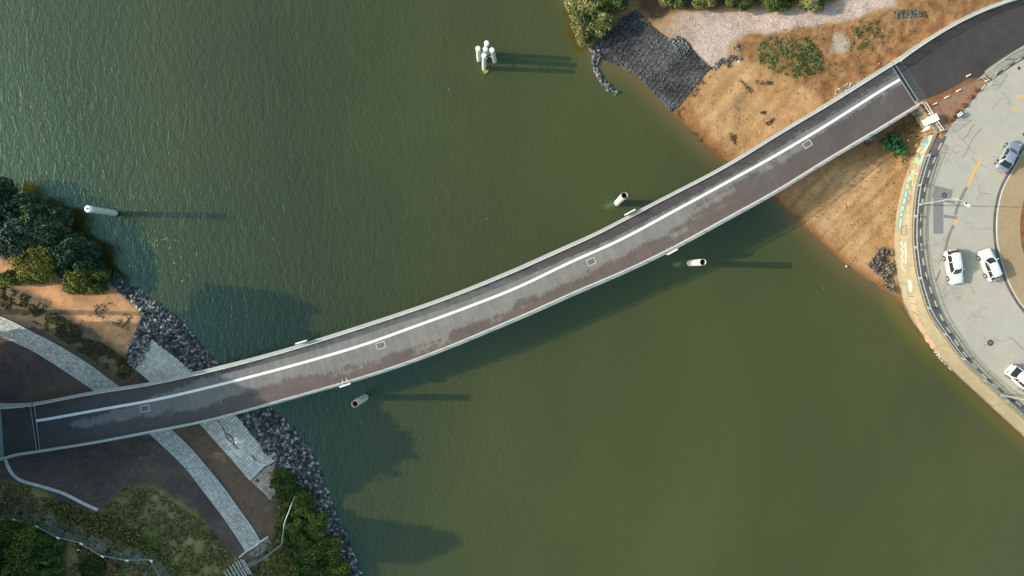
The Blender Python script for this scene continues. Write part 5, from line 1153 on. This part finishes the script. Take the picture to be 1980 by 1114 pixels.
# ------------------------------------------------------------------ street lamps
def lamp(bx, by, arm, label, hh=7.6):
    p = W(bx, by, ZB); t = thing('street_lamp', p, label, 'street lamp', 'street lamps on the river wall')
    b = MB(); b.lathe(p, [(.16, 0), (.16, .5), (.09, .6)], 12); b.bar(p+Vector((0, 0, .5)), p+Vector((0, 0, hh-1)), .085, 10, .06)
    ar = Vector((*arm, 0)); P = catmull([p+Vector((0, 0, hh-1)), p+ar*.18+Vector((0, 0, hh-.35)), p+ar*.55+Vector((0, 0, hh-.05)), p+ar+Vector((0, 0, hh))], 5); b.tube(P, .045, 8); b.build('pole', M['railmetal'], t)
    a = math.atan2(arm[1], arm[0]); h = p+ar*1.12+Vector((0, 0, hh)); b = MB(); v = []
    for u, w_, z0, z1 in ((-.42, .07, -.05, .05), (-.2, .15, -.08, .08), (.25, .17, -.08, .08), (.42, .09, -.05, .04)):
        for y__, z__ in ((-w_, z0), (w_, z0), (w_*.8, z1), (-w_*.8, z1)): v.append(h+Vector((math.cos(a)*u-math.sin(a)*y__, math.sin(a)*u+math.cos(a)*y__, z__)))
    f = [(4*i+k, 4*i+(k+1) % 4, 4*i+4+(k+1) % 4, 4*i+4+k) for i in range(3) for k in range(4)]+[(3, 2, 1, 0), (12, 13, 14, 15)]; b.add(v, f); b.build('lamp_head', M['cap'], t, recalc=True)
    b = MB(); b.box(h+Vector((-math.cos(a)*.25, -math.sin(a)*.25, .07)), .24, .26, .07, a); b.build('lamp_gear', M['steel'], t)
lamp(1777.5, 396, (1.15, -.75), 'street lamp leaning its arm over the dark asphalt patch')
lamp(1936, 763.5, (1.5, .2), 'street lamp at the lower right edge beside the cut-off white car')

# ------------------------------------------------------------------ things at the bridge end
p = W(1806.5, 229, ZB+1.3); t = thing('control_cabinet', (p.x, p.y, ZB), 'white two-part equipment cabinet on the wall end beside the bridge', 'cabinet'); a = math.radians(28)
ux = Vector((math.cos(a), math.sin(a), 0)); c_ = Vector((p.x, p.y, ZB+.65))
b = MB(); b.box(c_+ux*.30+Vector((0, 0, -.15)), .88, .9, .9, a); o = b.build('cabinet_body', M['white'], t); b = MB(); b.box(c_-ux*.55+Vector((0, 0, -.25)), .6, .8, .7, a); b.build('cabinet_body', M['cap'], t)
b = MB(); b.box(c_+ux*.30+Vector((0, 0, .33)), 1.0, .98, .05, a); b.build('lid', M['white'], t)
p = W(1849, 223.5, ZB); t = thing('utility_box', p, 'small white and dark utility box at the road edge', 'utility box'); b = MB(); b.box((p.x, p.y, ZB+.35), .85, .42, .7, math.radians(38)); b.build('box_body', M['plastic'], t)
b = MB()
for s in (-.3, 0, .3): b.box((p.x+s*math.cos(.66), p.y+s*math.sin(.66), ZB+.73), .12, .36, .05, .66)
for s in (-.17, .17): b.box((p.x-s*math.sin(.66), p.y+s*math.cos(.66), ZB+.73), .74, .06, .048, .66)
b.build('lid_frame', M['cap'], t)
def rails(name, pts, label, cat, hs=(.5, 1.0), h=1.05, mt=M['railmetal'], step=1.6, r=.03, z=ZB):
    P = WL(pts, z); t = thing(name, P[0], label, cat)
    for q in hs: b = MB(); b.tube([p+Vector((0, 0, q)) for p in P], r, 5); b.build('rail', mt, t)
    for p in resample(P, step): b = MB(); b.bar(p, p+Vector((0, 0, h)), r*1.2, 6); b.build('post', mt, t)
    return t
rails('hand_railing', [(1782, 202), (1796, 225), (1806, 240), (1816, 254)], 'thin white railing along the wall end behind the cabinet', 'railing', mt=M['white'])
rails('hand_railing', [(1820, 254), (1836, 242), (1850, 232)], 'short thin railing from the cabinet to the utility box', 'railing', (.95,), mt=M['railmetal'])
p = W(1813, 251, ZB)
t = thing('metal_gate', p, 'small grey ladder gate between cabinet and ring road', 'gate'); b = MB()
A0, A1, B0, B1 = W(1802, 243, ZB+.5), W(1812, 258, ZB+.5), W(1809, 239, ZB+.5), W(1819, 254, ZB+.5)
for a, c_ in ((A0, A1), (B0, B1)): b.bar(a, c_, .03, 5)
for k in range(7): b.bar(A0.lerp(A1, k/6), B0.lerp(B1, k/6), .022, 4)
for q in (A0, A1, B0, B1): b.bar((q.x, q.y, ZB), q, .03, 5)
b.build('gate_frame', M['railmetal'], t)
# brown heaps of dead plants and stones along the road edge
for i, (x, y) in enumerate(((1886, 175), (1874, 188), (1862, 204), (1849, 216), (1833, 232))):
    q = W(x, y, ZB); t = thing('dead_shrub', (q.x, q.y, ZB-.05), ('dry brown shrub stump at the road edge, %s' % ['uppermost', 'second from the top', 'middle one', 'beside the utility box', 'in the purple patch below the box'][i]), 'dead shrub', 'dead shrubs in the red-brown triangle')
    b = MB(); b.bar((q.x, q.y, ZB-.1), (q.x, q.y, ZB+.3), .07, 6, .03); b.build('trunk', M['bark'], t)
    link('crown', crown_mesh('crown', [(q.x, q.y, ZB+.12, .30, .26, .26)], 220, .10, [(.10, .04, .025), (.22, .09, .05), (.32, .15, .09)], seed=300+i, elong=3), M['leaf'], t)
for i, (x, y) in enumerate(((1872, 146), (1853, 175), (1830, 188), (1807, 201))):
    q = W(x, y, ZB); b = MB(); b.box((q.x, q.y, ZB+.08), .62, .13, .16, math.radians(26)); o = b.build('kerb_block', M['white']); o.location = (0, 0, 0)
    tag(o, 'small white kerb block by the ramp edge, %s' % ['on the dark asphalt, uppermost', 'second down, on brown soil', 'third down, on brown soil', 'lowest, beside the joint end'][i], 'kerb block', 'white kerb blocks beside the ramp')
# barrier mess at the end of the upper guard railing
rails('guard_barrier', [(1893, 152), (1903, 158), (1908, 166)], 'bent white barrier ends where the upper guard railing stops', 'barrier', (.4, .9), mt=M['white'], step=.8, r=.018)
rails('guard_barrier', [(1918, 144), (1908, 160), (1899, 172)], 'thin leaning barrier pole at the ring road edge above the dirt triangle', 'barrier', (1.0,), mt=M['railmetal'], step=1.6)
# planks and logs below the wall end
def log(x0, y0, x1, y1, r, label, mt, name='log', cat='log', grp='timber lying below the wall end', n=8, sq=False):
    a, c_ = G(x0, y0, r+.02), G(x1, y1, r+.02); b = MB(); b.bar(a, c_, r, 4 if sq else n, r*.85); tag(b.build(name, mt), label, cat, grp)
log(1767, 227, 1781, 221, .14, 'green painted plank below the wall end', M['greenplank'], 'plank', 'plank', sq=True)
log(1788, 257, 1803, 251, .19, 'thick brown squared timber below the wall corner', M['plank'], 'timber', 'timber', sq=True)
log(1789, 263, 1800, 258, .12, 'thinner brown timber beside the thick squared one', M['rust'], 'timber', 'timber', sq=True)
log(1764, 216, 1772, 210, .16, 'orange-brown log right under the bridge edge', M['plank'])
log(1768, 219, 1775, 217, .12, 'short dark log under the bridge edge', M['rust'])
log(1774, 230, 1782, 240, .2, 'orange-brown log next to the green plank', M['plank']); log(1779, 229, 1786, 236, .15, 'reddish log leaning on the orange-brown one', M['rust'])
b = MB(); A0, A1 = G(1782, 252, .25), G(1797, 245, .25); 
for k in range(10): q = A0.lerp(A1, k/9); b.bar(q+Vector((-.18, -.32, -.1)), q+Vector((.18, .32, .1)), .025, 4)
for s in (-.3, .3): b.bar(A0+Vector((s*.5, s, 0)), A1+Vector((s*.5, s, 0)), .03, 4)
tag(b.build('metal_grille', M['white']), 'small white slatted grille lying below the wall corner', 'grille')
for i, (x, y, lb) in enumerate(((1706.5, 242.5, 'white stone on the shaded soil beside the bridge edge'), (1756, 271, 'pale stone right of the round bush'), (1635, 515, 'small pale stone on the lower sand'), (1428, 118, 'white stone between gravel and sand'))):
    o = rocks('pale_stone', [(x-1.5, y-1.5), (x+1.5, y-1.5), (x+1.5, y+1.5), (x-1.5, y+1.5)], 1, .34, .4, [(.6, .58, .54)], zoff=.05, hi=True); tag(o, lb, 'stone')

# ------------------------------------------------------------------ temporary fences
def tfence(base, label, grp, caps=True, mt=M['fencewire'], h=1.75, brace=True, mesh=True):
    P = [G(x, y) for x, y in base]; t = thing('wire_fence', P[0], label, 'fence', grp)
    for i, (a, c_) in enumerate(zip(P, P[1:])):
        b = MB(); u = Vector((0, 0, h))
        b.bar(a+u, c_+u, .05, 5); b.bar(a+u*.06, c_+u*.06, .045, 5); b.bar(a, a+u, .045, 5); b.bar(c_, c_+u, .045, 5); n = int((c_-a).length/.22)
        for k in range(1, n): q = a.lerp(c_, k/n); b.bar(q+u*.06, q+u, .008, 3, cap=False)
        for k in range(1, 8): b.bar(a+u*(k/8), c_+u*(k/8), .006, 3, cap=False)
        b.build('fence_panel', mt, t)
    for i, a in enumerate(P):
        d = (P[min(i+1, len(P)-1)]-P[max(i-1, 0)]).normalized(); n = Vector((-d.y, d.x, 0))
        b = MB(); b.box(a+Vector((0, 0, .07)), .7, .22, .14, math.atan2(n.y, n.x)); b.build('foot', M['steel'], t)
        if caps: b = MB(); b.box(a+d*.28+Vector((0, 0, h+.05)), .42, .2, .1, math.atan2(d.y, d.x)); b.build('clamp', M['cap'], t)
    return t
tfence([(-60, 998), (0, 997), (40, 995), (84, 1007), (125, 1029), (169, 1040), (209, 1064), (255, 1073), (302, 1072), (331, 1120), (348, 1150)], 'long wire mesh site fence bending around the lower left corner', 'site fences')
tfence([(428, 1118), (470, 1095), (500, 1080), (519, 1070), (552, 1044), (557, 1004), (577, 952)], 'thin wire fence climbing from the bottom edge through the bank shrubs', 'site fences', caps=False)
a = G(25, 1003, .1); c_ = G(48, 975, 0)+Vector((0, 0, 1.2)); b = MB(); b.bar(a, c_, .05, 6, .04); tag(b.build('wooden_pole', mat('pale_pole', (.42, .30, .26), .8)), 'thin pale pole leaning at the bend of the mesh fence', 'pole')
# ------------------------------------------------------------------ stack of concrete beams, bottom edge
EB = [(434, 1102), (440, 1099), (446, 1094.5), (451, 1089.5), (456, 1085.5), (461, 1083), (466, 1080.5), (471, 1081)]
for i, (x, y) in enumerate(EB):
    a = G(x, y, .16); c_ = G(x+17, y+29, .16); d = (c_-a); L_ = d.length; b = MB(); b.box(a.lerp(c_, .5)+Vector((0, 0, .02*(i % 2))), L_, .21, .24, math.atan2(d.y, d.x))
    o = b.build('concrete_beam', M['concrete']); bv = o.modifiers.new('b', 'BEVEL'); bv.width = .05; bv.segments = 2
    tag(o, 'pale concrete beam lying beside the others under the fence, %s' % ['leftmost', 'second from the left', 'third from the left', 'fourth from the left', 'fourth from the right', 'third from the right', 'second from the right', 'rightmost'][i], 'concrete beam', 'concrete beams laid side by side at the bottom edge')
# ------------------------------------------------------------------ benches and people
def bench(cx_, cy_, dx, dy, label):
    c_ = G(cx_, cy_); a = ang_of(dx, dy); t = thing('park_bench', c_, label, 'bench', 'park benches by the site fence', rz=0)
    X_ = Vector((math.cos(a), math.sin(a), 0)); Y_ = Vector((-X_.y, X_.x, 0))
    b = MB()
    for k in range(4): b.box(c_+Y_*(-.21+.14*k)+Vector((0, 0, .45)), 2.1, .11, .05, a)
    b.build('seat', M['wood'], t); b = MB()
    for k in range(3): b.box(c_+Y_*(.33+.05*k)+Vector((0, 0, .58+.13*k)), 2.1, .05, .11, a)
    b.build('backrest', M['wood'], t)
    for s in (-.8, .8):
        b = MB(); b.box(c_+X_*s+Vector((0, 0, .21)), .07, .5, .42, a); b.box(c_+X_*s+Y_*.30+Vector((0, 0, .62)), .07, .06, .5, a); b.build('leg', M['steel'], t)
    return c_, X_, Y_
def skin(name, pts, edges, rad, mt, parent):
    me = bpy.data.meshes.new(name); me.from_pydata([tuple(p) for p in pts], edges, []); me.materials.append(mt); o = bpy.data.objects.new(name, me); C.objects.link(o)
    o.modifiers.new('skin', 'SKIN'); s = o.modifiers.new('sub', 'SUBSURF'); s.levels = s.render_levels = 2
    sv = me.skin_vertices[0].data if me.skin_vertices else None
    if sv is None:
        me.attributes.get('x'); 
    else:
        for i, r in enumerate(rad): sv[i].radius = (r, r)
        sv[0].use_root = True
    for q in (o,):
        if parent: attach(q, parent)
    bpy.context.view_layer.update()
    return o
def person(c_, a, pose, label, top, legs_, hair, hat=None):
    X_ = Vector((math.cos(a), math.sin(a), 0)); Y_ = Vector((-X_.y, X_.x, 0)); Z_ = Vector((0, 0, 1))     # X_ = forwards
    P = lambda x, y, z: c_+X_*x+Y_*y+Z_*z
    t = thing('person', c_, label, 'person', 'people by the site fence')
    if pose == 'sit': hip = .50; kn = (.45, .50); an = (.48, .09)
    else: hip = .93; kn = (.04, .50); an = (0, .09)
    J = {}; pts = []; rad = []; E = []
    def add(p, r, par=None):
        pts.append(p); rad.append(r); i = len(pts)-1
        if par is not None: E.append((par, i))
        return i
    ch = hip+.40; r0 = add(P(0, 0, hip), .13); r1 = add(P(.02, 0, hip+.22), .12, r0); r2 = add(P(.03, 0, ch), .13, r1); nk = add(P(.05, 0, ch+.17), .055, r2); hd = add(P(.08, 0, ch+.27), .085, nk); h2 = add(P(.08, 0, ch+.39), .075, hd)
    for s in (-1, 1):
        th = add(P(.03, s*.10, hip-.02), .095, r0); k = add(P(kn[0], s*.11, kn[1]), .062, th); an_ = add(P(an[0], s*.11, an[1]+.02), .042, k); ft = add(P(an[0]+.17, s*.12, an[1]-.04), .035, an_)
        sh = add(P(.02, s*.19, ch+.05), .06, r2); el = add(P(.06, s*.25, ch-.22), .042, sh); wr = add(P(.26 if pose == 'sit' else .14, s*.18, ch-.38), .03, el); hn = add(P(.33 if pose == 'sit' else .18, s*.16, ch-.44), .035, wr)
        for q in range(4): add(P((.33 if pose == 'sit' else .18)+.07+.008*q, s*(.16-.022*q+.03), ch-.47-.012*q), .010, hn)
    skin('body', pts, E, rad, M['skin'], t)
    q = [P(0, 0, hip+.02), P(.02, 0, hip+.22), P(.03, 0, ch), P(.04, 0, ch+.12)]; qr = [.155, .15, .155, .08]; qe = [(0, 1), (1, 2), (2, 3)]
    for s in (-1, 1): n = len(q); q += [P(.02, s*.19, ch+.05), P(.06, s*.25, ch-.22), P(.22 if pose == 'sit' else .13, s*.19, ch-.36)]; qr += [.078, .06, .048]; qe += [(2, n), (n, n+1), (n+1, n+2)]
    skin('jacket', q, qe, qr, top, t)
    q = [P(0, 0, hip)]; qr = [.15]; qe = []
    for s in (-1, 1): n = len(q); q += [P(.03, s*.10, hip-.02), P(kn[0], s*.11, kn[1]), P(an[0], s*.11, an[1]+.06)]; qr += [.105, .078, .062]; qe += [(0, n), (n, n+1), (n+1, n+2)]
    skin('trousers', q, qe, qr, legs_, t)
    for s in (-1, 1): b = MB(); b.box(P(an[0]+.07, s*.115, .05), .28, .10, .09, a); b.build('shoe', M['plastic'], t)
    b = MB(); b.lathe(P(.07, 0, ch+.33), [(.09, -.06), (.108, .03), (.10, .10), (.05, .16), (.01, .175)], 14); b.build('hat' if hat else 'hair', hat or hair, t)
    return t
HR = mat('dark_hair', (.03, .02, .015), .8)
c1, X1, Y1 = bench(159, 1053, 21, 16, 'orange-brown park bench with two people sitting on it'); c2, X2, Y2 = bench(215, 1089, 20, 17, 'empty red-brown park bench right of the occupied one')
fa = math.atan2(-Y1.y, -Y1.x)
person(c1-X1*.55, fa, 'sit', 'person in rust-orange top sitting on the left end of the bench', M['orangecloth'], M['darkcloth'], HR)
person(c1+X1*.30, fa, 'sit', 'person in white hat and pale jeans sitting on the right end of the bench', M['darkcloth'], M['jeans'], HR, M['hat'])
c3 = G(214, 1063); person(c3, 2.4, 'stand', 'person in dark clothes standing behind the fence near the empty bench', M['darkcloth'], M['darkcloth'], HR)
q = G(177, 1053); t = thing('pink_bag', q, 'small pink and red bag on the ground right of the seated people', 'bag')
b = MB(); b.lathe(q, [(.16, 0), (.24, .06), (.24, .22), (.14, .32)], 10); b.build('bag_body', M['pink'], t, True); b = MB(); b.tube([q+Vector((-.1, 0, .3)), q+Vector((-.05, 0, .45)), q+Vector((.05, 0, .45)), q+Vector((.1, 0, .3))], .015, 5); b.build('handle', M['plastic'], t)
q = G(258, 1070); o = rocks('dark_stone', [(256, 1066), (260, 1066), (260, 1072), (256, 1072)], 1, .6, .7, [(.06, .07, .08)], zoff=.1, hi=True); tag(o, 'dark grey stone between the two fence bends near the bottom edge', 'stone')
# white flecks added in place of sun glints on the ripples, plus stray litter
b = MB(); r_ = random.Random(9)
for k in range(48):
    if k < 36: x, y = r_.gauss(300, 55), r_.gauss(480, 70)
    else: x, y = r_.uniform(300, 1900), r_.uniform(20, 1100)
    q = W(x, y, 0); v_ = np.array([q.x]), np.array([q.y])
    if float(height(*v_)[0]) > -.5: continue
    s = r_.uniform(.03, .08) if k < 36 else r_.uniform(.03, .05); b.lathe((q.x, q.y, .0), [(s, .0), (s*.7, .04)], 6)
tag(b.build('glint_and_litter_flecks', M['cap']), kind='stuff')
for o in list(C.objects):
    if o.parent is None and 'kind' not in o and 'category' not in o and o.type == 'MESH': print('UNTAGGED', o.name)
